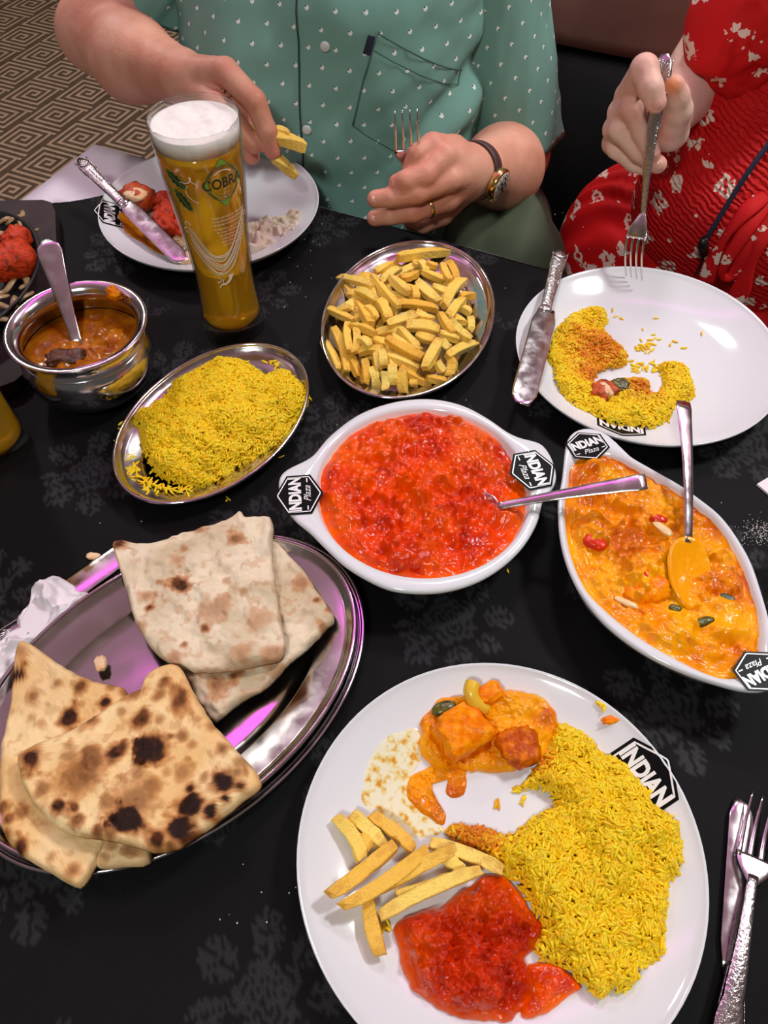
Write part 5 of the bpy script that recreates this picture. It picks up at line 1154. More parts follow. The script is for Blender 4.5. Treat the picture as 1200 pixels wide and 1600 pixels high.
# ================================================================== people
def sdf_mesh(prims, h):
    """prims: (a, b, ra, rb, k) round cones blended with radius k -> smooth closed surface (surface nets)"""
    A = np.array([p[0] for p in prims]); B = np.array([p[1] for p in prims]); RR = np.array([max(p[2], p[3]) for p in prims])
    lo = np.minimum(A, B).min(0) - RR.max() - .02; hi = np.maximum(A, B).max(0) + RR.max() + .02
    nx, ny, nz = [int(v) + 2 for v in np.ceil((hi - lo) / h)]
    D = np.full((nx, ny, nz), .5, np.float32)
    ax = [lo[q] + h * np.arange(nn) for q, nn in enumerate((nx, ny, nz))]
    for a, b, ra, rb, k in prims:
        a, b = np.asarray(a, float), np.asarray(b, float); m = max(ra, rb) + k + 3 * h
        s = [slice(max(0, int((min(a[q], b[q]) - m - lo[q]) / h)), int((max(a[q], b[q]) + m - lo[q]) / h) + 2) for q in range(3)]
        X, Y, Z = np.meshgrid(ax[0][s[0]], ax[1][s[1]], ax[2][s[2]], indexing='ij')
        ba = b - a; L2 = ba @ ba + 1e-12
        t = np.clip(((X - a[0]) * ba[0] + (Y - a[1]) * ba[1] + (Z - a[2]) * ba[2]) / L2, 0, 1)
        d = np.sqrt((X - a[0] - t * ba[0]) ** 2 + (Y - a[1] - t * ba[1]) ** 2 + (Z - a[2] - t * ba[2]) ** 2) - (ra + (rb - ra) * t)
        o = D[s[0], s[1], s[2]]; hh = np.clip(.5 + .5 * (o - d) / k, 0, 1)
        D[s[0], s[1], s[2]] = o * (1 - hh) + d * hh - k * hh * (1 - hh)
    ins = D < 0
    cor = [(0, 0, 0), (1, 0, 0), (0, 1, 0), (1, 1, 0), (0, 0, 1), (1, 0, 1), (0, 1, 1), (1, 1, 1)]
    sl = lambda c: tuple(slice(c[q], (nx, ny, nz)[q] - 1 + c[q]) for q in range(3))
    cnt = sum(ins[sl(c)].astype(np.int8) for c in cor); act = (cnt > 0) & (cnt < 8)
    I = np.argwhere(act); vid = -np.ones(act.shape, np.int64); vid[act] = np.arange(len(I))
    vals = np.stack([D[I[:, 0] + c[0], I[:, 1] + c[1], I[:, 2] + c[2]] for c in cor], 1)
    S = np.zeros((len(I), 3)); Cn = np.zeros(len(I))
    for p in range(8):
        for q in range(p + 1, 8):
            if sum(abs(cor[p][r] - cor[q][r]) for r in range(3)) == 1:
                mk = (vals[:, p] < 0) != (vals[:, q] < 0); t = vals[mk, p] / (vals[mk, p] - vals[mk, q])
                S[mk] += np.asarray(cor[p]) + t[:, None] * (np.asarray(cor[q]) - np.asarray(cor[p])); Cn[mk] += 1
    V = lo + h * (I + S / Cn[:, None]); F = []
    for q in range(3):
        u, v = (q + 1) % 3, (q + 2) % 3
        e0 = [slice(None)] * 3; e1 = [slice(None)] * 3; e0[q] = slice(0, -1); e1[q] = slice(1, None)
        a0, a1 = ins[tuple(e0)], ins[tuple(e1)]; ch = np.argwhere(a0 != a1)
        ok = (ch[:, u] > 0) & (ch[:, v] > 0) & (ch[:, u] < (nx, ny, nz)[u] - 1) & (ch[:, v] < (nx, ny, nz)[v] - 1); ch = ch[ok]
        fl = a0[tuple(ch.T)]
        def cell(du, dv): c = ch.copy(); c[:, u] -= du; c[:, v] -= dv; return vid[tuple(c.T)]
        Q = np.stack([cell(1, 1), cell(0, 1), cell(0, 0), cell(1, 0)], 1); Q[~fl] = Q[~fl][:, ::-1]; F.append(Q)
    return V, np.concatenate(F)
J = WY
def chain(pts, rad, k): return [(pts[i], pts[i + 1], rad[i], rad[i + 1], k) for i in range(len(pts) - 1)]
MT['skin'] = M('human_skin', srgb(222, 164, 138), .48, vcol='tint', spec=.35, bump=(120, .28, .0022), bump2=(700, .25, .0006), sss=(.08, (.006, .0025, .0015), .5))
MT['nail'] = M('finger_nail', srgb(226, 168, 150), .25, spec=.5, sss=(.2, (.006, .003, .002), .5))
SK1, SK2, SKR = np.array(srgb(224, 166, 140)), np.array(srgb(206, 138, 112)), np.array(srgb(222, 134, 118))
def skin_tint(V, red=(), stain=(), base=SK1, dark=SK2):
    c = mixc(base, dark, np.clip(.4 + .8 * fbm(V[:, 0] * 22, V[:, 1] * 22, V[:, 2] * 22, 70, 4), 0, 1))
    for p, r in red: k = np.exp(-((V - p) ** 2).sum(1) / r ** 2); c = c + (SKR - c) * (k * .75)[:, None]
    for p, r, col in stain: k = np.clip(1.3 - np.sqrt(((V - p) ** 2).sum(1)) / r, 0, 1); c = c + (np.asarray(col) - c) * k[:, None]
    return c
def joined(name, parts_, mat, parent, red=(), stain=(), **kw):
    V = np.concatenate([p[0] for p in parts_]); k = 0; F = []
    for v, f in parts_: F += (np.asarray(f) + k).tolist(); k += len(v)
    o0 = np.array(parent.location); me = mesh(name, V - o0, F); attrc(me, 'tint', skin_tint(V, red, stain, **kw)); return obj(name, me, mat, parent)
def nail(parent, p, d, size=.0052):
    """fingernail: shallow plate at p, finger direction d, facing the camera"""
    p = np.asarray(p, float); vc = np.array([0, 0, CAM_H]) - p; vc /= np.linalg.norm(vc); d = np.asarray(d, float); d = d - (d @ vc) * vc; d /= np.linalg.norm(d); s = np.cross(vc, d)
    g, f = chunk_geo((size * 1.15, size * .85, size * .32), 1, .8, 16, 10, 0); v = p + g[:, :1] * d + g[:, 1:2] * s + g[:, 2:3] * vc
    return part('fingernail', v - np.array(parent.location), f, MT['nail'], parent)

# --------------------------------------------------------------- the man
e3, n3 = np.array([*T_E, 0]), np.array([*T_N, 0]); A3 = np.array([*T_A, 0.0])
d = ray(474, 90); c0_ = np.array([0, 0, CAM_H]); t = ((A3 + .045 * n3 - c0_) @ n3) / (d @ n3); pf = c0_ + t * d
ba_ = math.radians(-11); mE, mN = np.array([math.cos(ba_), math.sin(ba_), 0]), np.array([-math.sin(ba_), math.cos(ba_), 0])    # his own left and back
MO = pf + .150 * mN; MO[2] = 0
def ml_(l, b_, z): return MO + l * mE + b_ * mN + np.array([0, 0, z])     # to his left, back, up
man = thing('person', tuple(ml_(0, .05, -.32)), 'person in a green dotted short sleeved shirt holding a fork and chips', 'person')
mo0 = np.array(man.location)
# right arm and hand, reaching over the left plate
eR, mR, wR = J(150, 50, 1.13), J(208, 92, 1.06), J(283, 118, .985)
shR, shL = ml_(-.185, .02, .25), ml_(.185, .02, .25)
pr = [(shR, eR, .044, .045, .02), (eR, mR, .047, .048, .02), (mR, wR, .048, .029, .02)]
iR = [J(352, 112, .935), J(398, 158, .905), J(417, 204, .895), J(426, 236, .893)]
mRd = [J(340, 128, .948), J(376, 180, .925), J(388, 222, .915), J(393, 244, .913)]
rRd = [J(328, 138, .960), J(356, 190, .945), J(366, 225, .938), J(368, 242, .935)]
lRd = [J(318, 146, .972), J(338, 190, .962), J(346, 216, .956), J(348, 230, .953)]
tRd = [J(305, 138, .955), J(340, 165, .915), J(372, 200, .900), J(398, 226, .893)]
for fg, rb in ((iR, .0150), (mRd, .0148), (rRd, .0140), (lRd, .0125)): pr.append((wR, fg[0], .024, rb, .010))
pr.append((wR, tRd[0], .022, .017, .010))
for fg, rr in ((iR, (.0150, .0128, .0112, .0100)), (mRd, (.0145, .0125, .011, .0098)), (rRd, (.0138, .012, .0105, .0092)), (lRd, (.012, .010, .009, .008)), (tRd, (.0165, .0145, .0125, .0105))): pr += chain(fg, rr, .0035)
armR = sdf_mesh(pr, .0026)
# left arm and hand with the fork
eL, mL, wL = J(802, 240, 1.080), J(786, 262, .985), J(737, 268, .905)
pl = [(shL, eL, .044, .047, .02), (eL, mL, .047, .050, .02), (mL, wL, .049, .0295, .02)]
iL = [J(694, 244, .872), J(664, 274, .847), J(634, 283, .842), J(621, 286, .845)]
mLd = [J(703, 280, .860), J(652, 301, .840), J(612, 308, .838), J(587, 311, .841)]
rLd = [J(699, 312, .865), J(648, 331, .847), J(610, 337, .843), J(586, 341, .846)]
lLd = [J(692, 336, .882), J(662, 350, .876), J(644, 346, .884), J(650, 336, .892)]
tLd = [J(708, 236, .898), J(676, 229, .882), J(652, 243, .866), J(642, 262, .860)]
for fg, rb in ((iL, .0150), (mLd, .0150), (rLd, .0140), (lLd, .0125)): pl.append((wL, fg[0], .025, rb, .010))
pl.append((wL, tLd[0], .022, .018, .010))
for fg, rr in ((iL, (.0150, .0132, .0118, .0105)), (mLd, (.0142, .0122, .0110, .0102)), (rLd, (.0138, .0118, .0106, .0100)), (lLd, (.0125, .011, .010, .009)), (tLd, (.0175, .0150, .0125, .0105))): pl += chain(fg, rr, .0035)
armL = sdf_mesh(pl, .0026)
# trunk, neck, head (above the picture)
hd = ml_(0, -.02, .50)
tr = [(ml_(0, .03, -.18), ml_(0, .02, .1), .12, .115, .05), (ml_(0, .02, .1), ml_(0, .04, .24), .11, .09, .05), (shR, shL, .040, .040, .05), (ml_(0, .04, .26), ml_(0, .02, .42), .058, .055, .03),
      (hd + [0, 0, .035], hd + [0, 0, .03] + .03 * mN, .075, .078, .02), (hd + [0, 0, -.05] - .035 * mN, hd + [0, 0, .0] - .02 * mN, .038, .06, .02), (hd - .085 * mN + [0, 0, .01], hd - .108 * mN + [0, 0, -.022], .009, .015, .008),
      (hd + .072 * mE + [0, 0, .01], hd + .078 * mE + [0, 0, -.025], .013, .010, .006), (hd - .072 * mE + [0, 0, .01], hd - .078 * mE + [0, 0, -.025], .013, .010, .006), (hd - .078 * mN - .02 * mE + [0, 0, -.052], hd - .078 * mN + .02 * mE + [0, 0, -.052], .007, .007, .006)]
trunk = sdf_mesh(tr, .008)
kn = [(p, .014) for p in (iR[0], mRd[0], iR[3], mRd[3], iL[3], mLd[3], rLd[3], iL[1], mLd[1], rLd[1], tLd[1], iL[0], mLd[0])]
body = joined('body', [armR, armL, trunk], MT['skin'], man, kn)
for fg in (iL, mLd, rLd): nail(body, fg[3] + (np.array([0, 0, CAM_H]) - fg[3]) / np.linalg.norm(np.array([0, 0, CAM_H]) - fg[3]) * .0092, fg[3] - fg[2]) if False else None
def nails(owner, fgs, off=.0085, size=.0052):
    for fg in fgs:
        vc = np.array([0, 0, CAM_H]) - fg[3]; vc /= np.linalg.norm(vc); nail(owner, fg[3] + vc * off, fg[3] - fg[2], size)
nails(man, (iL, mLd, rLd))
MT['eye'] = M('eye_white', srgb(236, 232, 228), .15); MT['hair'] = M('short_grey_hair', srgb(110, 100, 92), .7, bump=(500, .6, .002))
for s in (-1, 1):
    g, f = chunk_geo((.012, .012, .012), 1, 1, 16, 10, 0); part('eye', g + hd - .068 * mN + s * .031 * mE + [0, 0, .012] - mo0, f, MT['eye'], man)
hv, hf = sdf_mesh([(hd + [0, 0, .048] - .005 * mN, hd + [0, 0, .03] + .045 * mN, .077, .075, .01), (hd + .05 * mN, hd + .06 * mN + [0, 0, -.05], .06, .045, .02)], .006); part('hair', hv - mo0, hf.tolist(), MT['hair'], man)
# gold ring
rp = rLd[0] * .42 + rLd[1] * .58; rd = rLd[1] - rLd[0]; rd /= np.linalg.norm(rd); ru = np.cross(rd, (0, 0, 1.0)); ru /= np.linalg.norm(ru); rv = np.cross(rd, ru)
MT['gold'] = M('polished_gold', (.95, .66, .22), .15, 1.0)
th = np.linspace(0, 2 * np.pi, 33)[:-1]; V = []; F = []
for a in th:
    o_ = np.cos(a) * ru + np.sin(a) * rv
    for b_ in np.linspace(0, 2 * np.pi, 9)[:-1]: V.append(rp + o_ * (.0136 + .0009 * np.cos(b_)) + rd * .0023 * np.sin(b_))
for k in range(32):
    for q in range(8): F.append((k * 8 + q, k * 8 + (q + 1) % 8, ((k + 1) % 32) * 8 + (q + 1) % 8, ((k + 1) % 32) * 8 + q))
part('gold_ring', np.array(V) - mo0, F, MT['gold'], man)
# wristwatch
fa = wL - mL; fa /= np.linalg.norm(fa); wc_ = wL - fa * .004; vc = np.array([0, 0, CAM_H]) - wc_; vp = vc - (vc @ fa) * fa; vp /= np.linalg.norm(vp); dn = np.array([0, 0, -1.0]); dp = dn - (dn @ fa) * fa; dp /= np.linalg.norm(dp)
wn = vp * .90 + dp * .44; wn /= np.linalg.norm(wn); wy = np.cross(wn, fa)
MT['strap'] = M('dark_brown_leather_strap', srgb(70, 40, 40), .5, bump=(300, .3, .001)); MT['dial'] = M('silver_watch_dial', srgb(206, 200, 190), .2); MT['dial_dark'] = M('dark_dial_marks', srgb(50, 46, 44), .3)
watch = obj('wristwatch', None, None, man); watch.location = wc_ - mo0
V = []; F = []; SR = .0325
for k, a in enumerate(np.linspace(0, 2 * np.pi, 49)[:-1]):
    o_ = np.cos(a) * wn + np.sin(a) * wy
    for dr, df in ((0, -.0095), (.0022, -.0085), (.0022, .0085), (0, .0095)): V.append(o_ * (SR + dr) + fa * df)
for k in range(48):
    for q in range(4): F.append((k * 4 + q, k * 4 + (q + 1) % 4, ((k + 1) % 48) * 4 + (q + 1) % 4, ((k + 1) % 48) * 4 + q))
part('strap', np.array(V), F, MT['strap'], watch)
def disc(r0, z0, r1, z1, extra=()):
    n = 40; D = circ(n); lv = []
    for r, z in ((.0005, z0), (r0, z0)) + tuple(extra) + ((r1, z1), (.0005, z1)): lv.append(D[:, :1] * r * fa + D[:, 1:] * r * wy + wn * (SR + z))
    V = np.concatenate(lv); i = np.arange(n); j = (i + 1) % n; F = []
    for k in range(len(lv) - 1): F += np.c_[k * n + i, (k + 1) * n + i, (k + 1) * n + j, k * n + j].tolist()
    return V, F
V, F = disc(.018, -.002, .0165, .0085, ((.0195, .001), (.0195, .006), (.0185, .0082))); part('watch_case', V, F, MT['gold'], watch)
V, F = disc(.0165, .0083, .0162, .0088); part('watch_dial', V, F, MT['dial'], watch)
pr = []
for k in range(12):
    a = k * math.pi / 6; o_ = math.cos(a) * fa + math.sin(a) * wy; pr.append(tube([o_ * .012 + wn * (SR + .0091), o_ * .0148 + wn * (SR + .0091)], .0005, 5, flat=wn))
for ox, oy, r in ((.006, 0, .0042), (-.006, 0, .0042), (0, -.0062, .0042)):
    c = ox * fa + oy * wy + wn * (SR + .0091); q = np.linspace(0, 2 * np.pi, 21); pr.append(tube(np.array([c + r * np.cos(a) * fa + r * np.sin(a) * wy for a in q]), .0006, 5, flat=wn))
v, f = merge(pr); part('dial_marks', v, f, MT['dial_dark'], watch)['kind'] = 'stuff'
for a, l in ((.6, .0075), (2.4, .011)):
    o_ = math.cos(a) * fa + math.sin(a) * wy; v, f = tube([wn * (SR + .0098), o_ * l + wn * (SR + .0098)], .0006, 6, flat=wn); part('watch_hand', v, f, MT['dial_dark'], watch)
v, f = tube([fa * 0 + wy * .019 + wn * (SR + .003), wy * .0225 + wn * (SR + .003)], .0026, 12, flat=wn); part('crown', v, f, MT['gold'], watch)

# shirt: fabric with a small white seed print
def dots_mat(name, base, dot, base2):
    m, nt, b = nm(name); L = nt.links
    uv = N(nt, 'ShaderNodeUVMap', uv_map='cloth'); sx = N(nt, 'ShaderNodeSeparateXYZ'); L.new(uv.outputs[0], sx.inputs[0])
    def math_(op, a, b_=None, c=None):
        n_ = N(nt, 'ShaderNodeMath', operation=op)
        for k, q in enumerate((a, b_, c)):
            if q is None: continue
            if isinstance(q, (int, float)): n_.inputs[k].default_value = q
            else: L.new(q, n_.inputs[k])
        return n_.outputs[0]
    PX, PY = .034, .040
    def lattice(du, dv):
        u = math_('SUBTRACT', math_('FRACT', math_('ADD', math_('DIVIDE', sx.outputs[0], PX), du)), .5); v = math_('SUBTRACT', math_('FRACT', math_('ADD', math_('DIVIDE', sx.outputs[1], PY), dv)), .5)
        u = math_('MULTIPLY', u, PX); v = math_('MULTIPLY', v, PY)
        d_ = math_('SQRT', math_('ADD', math_('MULTIPLY', u, u), math_('MULTIPLY', v, v)))
        notch = math_('LESS_THAN', math_('SQRT', math_('ADD', math_('POWER', math_('ADD', u, .0014), 2.0), math_('POWER', math_('SUBTRACT', v, .0016), 2.0))), .0011)
        on = math_('LESS_THAN', d_, .0025)
        return math_('MULTIPLY', on, math_('SUBTRACT', 1.0, notch)), math_('MULTIPLY', math_('LESS_THAN', d_, .0025), notch)
    a, an = lattice(0, 0); c, cn = lattice(.5, .5); fac = math_('MAXIMUM', a, c); nfac = math_('MAXIMUM', an, cn)
    tc = N(nt, 'ShaderNodeTexCoord'); n1 = N(nt, 'ShaderNodeTexNoise', i_Scale=8.0, i_Detail=4.0); L.new(tc.outputs['Object'], n1.inputs['Vector'])
    m0 = N(nt, 'ShaderNodeMix', data_type='RGBA'); m0.inputs['A'].default_value = rgba(base); m0.inputs['B'].default_value = rgba(base2); L.new(n1.outputs['Fac'], m0.inputs['Factor'])
    m1 = N(nt, 'ShaderNodeMix', data_type='RGBA'); L.new(nfac, m1.inputs['Factor']); L.new(m0.outputs['Result'], m1.inputs['A']); m1.inputs['B'].default_value = rgba(srgb(40, 62, 58))
    m2 = N(nt, 'ShaderNodeMix', data_type='RGBA'); L.new(fac, m2.inputs['Factor']); L.new(m1.outputs['Result'], m2.inputs['A']); m2.inputs['B'].default_value = rgba(dot)
    L.new(m2.outputs['Result'], b.inputs['Base Color']); b.inputs['Roughness'].default_value = .75; b.inputs['Specular IOR Level'].default_value = .25
    n2 = N(nt, 'ShaderNodeTexNoise', i_Scale=900.0); L.new(tc.outputs['Object'], n2.inputs['Vector']); bn = N(nt, 'ShaderNodeBump', i_Strength=.2, i_Distance=.0006); L.new(n2.outputs['Fac'], bn.inputs['Height']); L.new(bn.outputs[0], b.inputs['Normal'])
    return m
MT['shirt'] = dots_mat('green_dotted_cotton', srgb(128, 174, 162), srgb(240, 246, 242), srgb(114, 160, 148))
MT['shirt_plain'] = M('green_cotton', srgb(132, 172, 162), .75, spec=.25)
def uvmap(me, UV):
    l = me.uv_layers.new(name='cloth'); vi = np.zeros(len(me.loops), np.int32); me.loops.foreach_get('vertex_index', vi); l.data.foreach_set('uv', np.asarray(UV, np.float32)[vi].ravel())
prof = np.array([(-.33, .190, .145, .01), (-.22, .205, .155, .005), (-.10, .212, .156, 0), (.02, .208, .150, 0), (.12, .205, .143, .002), (.20, .205, .132, .01), (.255, .205, .112, .022), (.285, .180, .098, .03), (.31, .130, .086, .035), (.335, .082, .072, .038), (.352, .068, .066, .036)])
zz = np.linspace(-.33, .352, 92); pa_, pb_, po_ = [np.interp(zz, prof[:, 0], prof[:, q]) for q in (1, 2, 3)]
def sm(a):
    for _ in range(3): a = np.r_[a[0], (a[:-2] + 2 * a[1:-1] + a[2:]) / 4, a[-1]]
    return a
pa_, pb_, po_ = sm(pa_), sm(pb_), sm(po_); nA = 160; th = np.arange(nA) * 2 * np.pi / nA; V = []; UV = []
ce = np.sign(np.cos(th)) * abs(np.cos(th)) ** .85; se = np.sign(np.sin(th)) * abs(np.sin(th)) ** .85
def shirt_wr(l, z, front):
    w = .006 * fbm(l * 9 + z * 7, z * 6 - l * 3, 0, 81, 3) + .0035 * fbm(l * 30 - z * 14, z * 16, 0, 83, 3)
    w = w - .010 * np.exp(-(((z - .055) - (l - .12) * .9) / .016) ** 2) * sstep(.06, .16, l) + .008 * np.exp(-(((z - .02) - (l - .12) * .8) / .02) ** 2) * sstep(.04, .16, l)
    w = w - .007 * np.exp(-(((z + .045) + .10 * np.sin(l * 9)) / .014) ** 2)          # crease where the belly folds
    return w * front
for z, a, b_, o_ in zip(zz, pa_, pb_, po_):
    lt, bk = a * ce, b_ * se; fr = np.where(se < 0, 1, .4); w = shirt_wr(lt, z, fr)
    P = MO[None] + (lt * (1 + w / a))[:, None] * mE + (bk * (1 + w / b_) + o_)[:, None] * mN; P[:, 2] = z; V.append(P); arc = np.cumsum(np.r_[0, np.hypot(np.diff(lt), np.diff(bk))]); UV.append(np.c_[arc - arc[int(nA * .75)], np.full(nA, z)])
V = np.concatenate(V); UV = np.concatenate(UV); i = np.arange(nA); j = (i + 1) % nA; F = []
for k in range(len(zz) - 1): F += np.c_[k * nA + i, k * nA + j, (k + 1) * nA + j, (k + 1) * nA + i].tolist()
def sleeve(pts, rad, seed):
    """fabric tube from inside the yoke over the shoulder to the open hem"""
    P = smooth_open(np.array(pts), 9); m = len(P); n = 72; R = np.interp(np.linspace(0, len(pts) - 1, m), np.arange(len(rad)), rad)
    T = np.gradient(P, axis=0); T /= np.linalg.norm(T, axis=1)[:, None]; a = np.arange(n) * 2 * np.pi / n; V = []; UV = []; al = np.r_[0, np.cumsum(np.linalg.norm(np.diff(P, axis=0), axis=1))]
    for k in range(m):
        x = np.cross(T[k], mN); x /= np.linalg.norm(x); y = np.cross(T[k], x); q = al[k] / al[-1]
        w = .004 * fbm(np.cos(a) * 2 + q * 3, np.sin(a) * 2 - q * 4, q, seed, 3) + .002 * fbm(np.cos(a) * 5 + q * 8, np.sin(a) * 5, 0, seed + 3, 2)
        V.append(P[k] + ((R[k] + w) * np.cos(a))[:, None] * x + ((R[k] + w) * np.sin(a))[:, None] * y); UV.append(np.c_[a * .066, np.full(n, al[k])])
    V.append(P[-1] - T[-1] * .002 + (V[-1] - P[-1]) * .955); UV.append(UV[-1]); V.append(P[-5] + (V[m - 5] - P[-5]) * .90); UV.append(UV[-1])
    F = []; i = np.arange(n); j = (i + 1) % n
    for k in range(len(V) - 1): F += np.c_[k * n + i, k * n + j, (k + 1) * n + j, (k + 1) * n + i].tolist()
    return np.concatenate(V), F, np.concatenate(UV)
hemR, hemL = J(236, 6, 1.165), J(808, 224, 1.080)
s1 = sleeve([ml_(-.09, .025, .272), shR + [0, 0, .004], (shR + hemR) / 2 + [0, 0, .004], hemR], (.045, .060, .064, .066), 85); s2 = sleeve([ml_(.09, .025, .272), shL + [0, 0, .004], (shL + hemL) / 2 + .002 * mE, hemL], (.045, .058, .059, .062), 88)
k = len(V); F += [tuple(q + k for q in f) for f in s1[1]]; V = np.r_[V, s1[0]]; UV = np.r_[UV, s1[2]]; k = len(V); F += [tuple(q + k for q in f) for f in s2[1]]; V = np.r_[V, s2[0]]; UV = np.r_[UV, s2[2]]
me = mesh('shirt', V - mo0, F); uvmap(me, UV); shirt = obj('shirt', me, MT['shirt'], man)
def on_shirt(l, z, lift=.0012):
    a = np.interp(z, zz, pa_); b_ = np.interp(z, zz, pb_); o_ = np.interp(z, zz, po_); q = np.clip(l / a, -.999, .999)
    cth = np.sign(q) * abs(q) ** (1 / .85); sth = math.sqrt(max(0, 1 - cth * cth)) ** .85; w = float(shirt_wr(np.array([l]), np.array([z]), 1)[0])
    p = MO + l * (1 + w / a) * mE + (-b_ * sth * (1 + w / b_) + o_ - lift) * mN; p[2] = z; return p
def shirt_line(name, pts, r, mat, parent=shirt, lift=.0018, k=8):
    P = np.array([on_shirt(l, z, lift) for l, z in smooth_open(pts, k)]); v, f = tube(P, np.c_[np.full(len(P), r), np.full(len(P), r * .6)], 6, flat=-mN); return part(name, v - mo0, f, mat, parent)
cv = []
for z_, r_ in ((.332, .070), (.352, .072), (.372, .066), (.378, .064), (.374, .071), (.350, .080), (.336, .082)):
    a_ = np.arange(64) * 2 * np.pi / 64; q_ = MO[None] + (r_ * np.cos(a_))[:, None] * mE + (r_ * .95 * np.sin(a_) + .037)[:, None] * mN; q_[:, 2] = z_ - .022 * np.clip(-np.sin(a_), 0, 1) ** 2; cv.append(q_)
cf = []; i_ = np.arange(64); j_ = (i_ + 1) % 64
for k_ in range(6): cf += np.c_[k_ * 64 + i_, k_ * 64 + j_, (k_ + 1) * 64 + j_, (k_ + 1) * 64 + i_].tolist()
part('collar', np.concatenate(cv) - mo0, cf, MT['shirt_plain'], shirt)
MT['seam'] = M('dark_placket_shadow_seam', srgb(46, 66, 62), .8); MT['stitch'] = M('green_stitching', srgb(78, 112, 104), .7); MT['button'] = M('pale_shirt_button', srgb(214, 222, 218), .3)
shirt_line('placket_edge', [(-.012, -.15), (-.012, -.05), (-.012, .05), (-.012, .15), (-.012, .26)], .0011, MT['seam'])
def find_lz(px, py):
    d = ray(px, py); best = None
    for l in np.linspace(-.18, .18, 121):
        for z in np.linspace(-.1, .26, 121):
            pass
    return best
def shirt_at(px, py):
    """lateral and height position on the shirt front seen at a photo position"""
    l, z = 0.0, .08
    for _ in range(12):
        p = on_shirt(l, z, 0); d = ray(px, py); t = ((p - c0_) @ mN) / (d @ mN); q = c0_ + t * d; l = float(np.clip((q - MO) @ mE, -.19, .19)); z = float(np.clip(q[2], -.2, .3))
    return l, z
for bx, by in ((509, 72), (480, 202)):
    l, z = shirt_at(bx, by); p = on_shirt(l, z, .0018); g, f = chunk_geo((.0062, .0062, .0022), 1, 1, 20, 8, 0); bt = part('button', (g[:, :1] * mE + g[:, 1:2] * np.array([0, 0, 1.0]) - g[:, 2:3] * mN) + p - mo0, f, MT['button'], shirt)
pk = [shirt_at(*q) for q in ((586, 50), (735, 108), (716, 232), (625, 238), (552, 195))]
pc_ = [pk[0], pk[4], pk[3]]
shirt_line('pocket_stitch', [pk[0], pk[4]], .0010, MT['stitch']); shirt_line('pocket_stitch', [pk[4], pk[3]], .0010, MT['stitch']); shirt_line('pocket_stitch', [pk[0], pk[1]], .0009, MT['stitch'])
pk2 = [shirt_at(*q) for q in ((583, 78), (728, 132))]; shirt_line('pocket_stitch', [pk2[0], pk2[1]], .0007, MT['stitch']); shirt_line('pocket_stitch', [pk[1], pk2[1]], .0008, MT['stitch'])
tg_ = [shirt_at(*q) for q in ((572, 54), (584, 57), (578, 86), (566, 82))]; v = np.array([on_shirt(l, z, .0022) for l, z in tg_] + [on_shirt(l, z, .0004) for l, z in tg_])
MT['navy'] = M('navy_woven_label', srgb(30, 36, 58), .8); lb = part('woven_label', v - mo0, [(0, 1, 2, 3), (7, 6, 5, 4), (0, 4, 5, 1), (1, 5, 6, 2), (2, 6, 7, 3), (3, 7, 4, 0)], MT['navy'], shirt, False)
# trousers
MT['trouser'] = M('olive_green_trousers', srgb(88, 96, 76), .8, spec=.2, var=(5, srgb(70, 78, 62), 3.0, .4, .6), bump=(600, .2, .001))
hipL, kneeL = ml_(.10, .02, -.26), J(792, 398, .955)
tp = [(ml_(-.1, .06, -.24), ml_(.1, .06, -.24), .095, .095, .04), (hipL, J(752, 352, 1.08), .10, .092, .04), (J(752, 352, 1.08), kneeL, .092, .075, .04), (kneeL, kneeL + [-.02, -.12, -.12], .075, .065, .03), (kneeL + [-.02, -.12, -.12], kneeL + [-.02, -.12, -.50], .065, .055, .03),
      (ml_(-.1, .02, -.25), ml_(-.13, -.30, -.24), .10, .075, .04), (ml_(-.13, -.30, -.24), ml_(-.13, -.34, -.66), .072, .055, .03)]
v, f = sdf_mesh(tp, .007); q = .010 * fbm(v[:, 0] * 12, v[:, 1] * 12, v[:, 2] * 12, 92, 3) + .012 * np.sin(v[:, 0] * 75 - v[:, 1] * 40 + v[:, 2] * 30 + 5 * fbm(v[:, 0] * 8, v[:, 1] * 8, 0, 93, 2)); v[:, 2] += q; v[:, 1] += q * .5
part('trousers', v - mo0, f.tolist(), MT['trouser'], man)
MT['shoe'] = M('dark_leather_shoe', srgb(30, 26, 24), .4)
for fp in (kneeL + [-.02, -.12, 0], ml_(-.13, -.34, 0)):
    fp = np.array([fp[0], fp[1], FLOOR_Z + .04]); v, f = sdf_mesh([(fp + .03 * mN, fp - .14 * mN + [0, 0, -.008], .039, .030, .02), (fp + .02 * mN, fp + .02 * mN + [0, 0, .06], .04, .045, .02)], .006); part('shoe', v - mo0, f.tolist(), MT['shoe'], man)
# what he holds
fork(J(668, 372, .868) * 0 + J(641, 340, .868), J(634, 172, .872), (0, -1, .35), 'fork held upright in the hand with the wristwatch', hw=.0150, head=.066, curve=-.004)
for a, b_, w, lab in ((J(424, 212, .896), J(478, 230, .893), .013, 'thick chip pinched sideways in the fingers'), (J(428, 244, .893), J(463, 276, .888), .0125, 'chip hanging down from the pinching fingers'), (J(420, 203, .905), J(452, 209, .90), .010, 'upper chip behind the pinching fingertips'), (J(386, 200, .905), J(420, 226, .905), .012, 'chip held inside the curled hand')):
    place_chip(a, b_, w, lab, 'chips held in the hand')

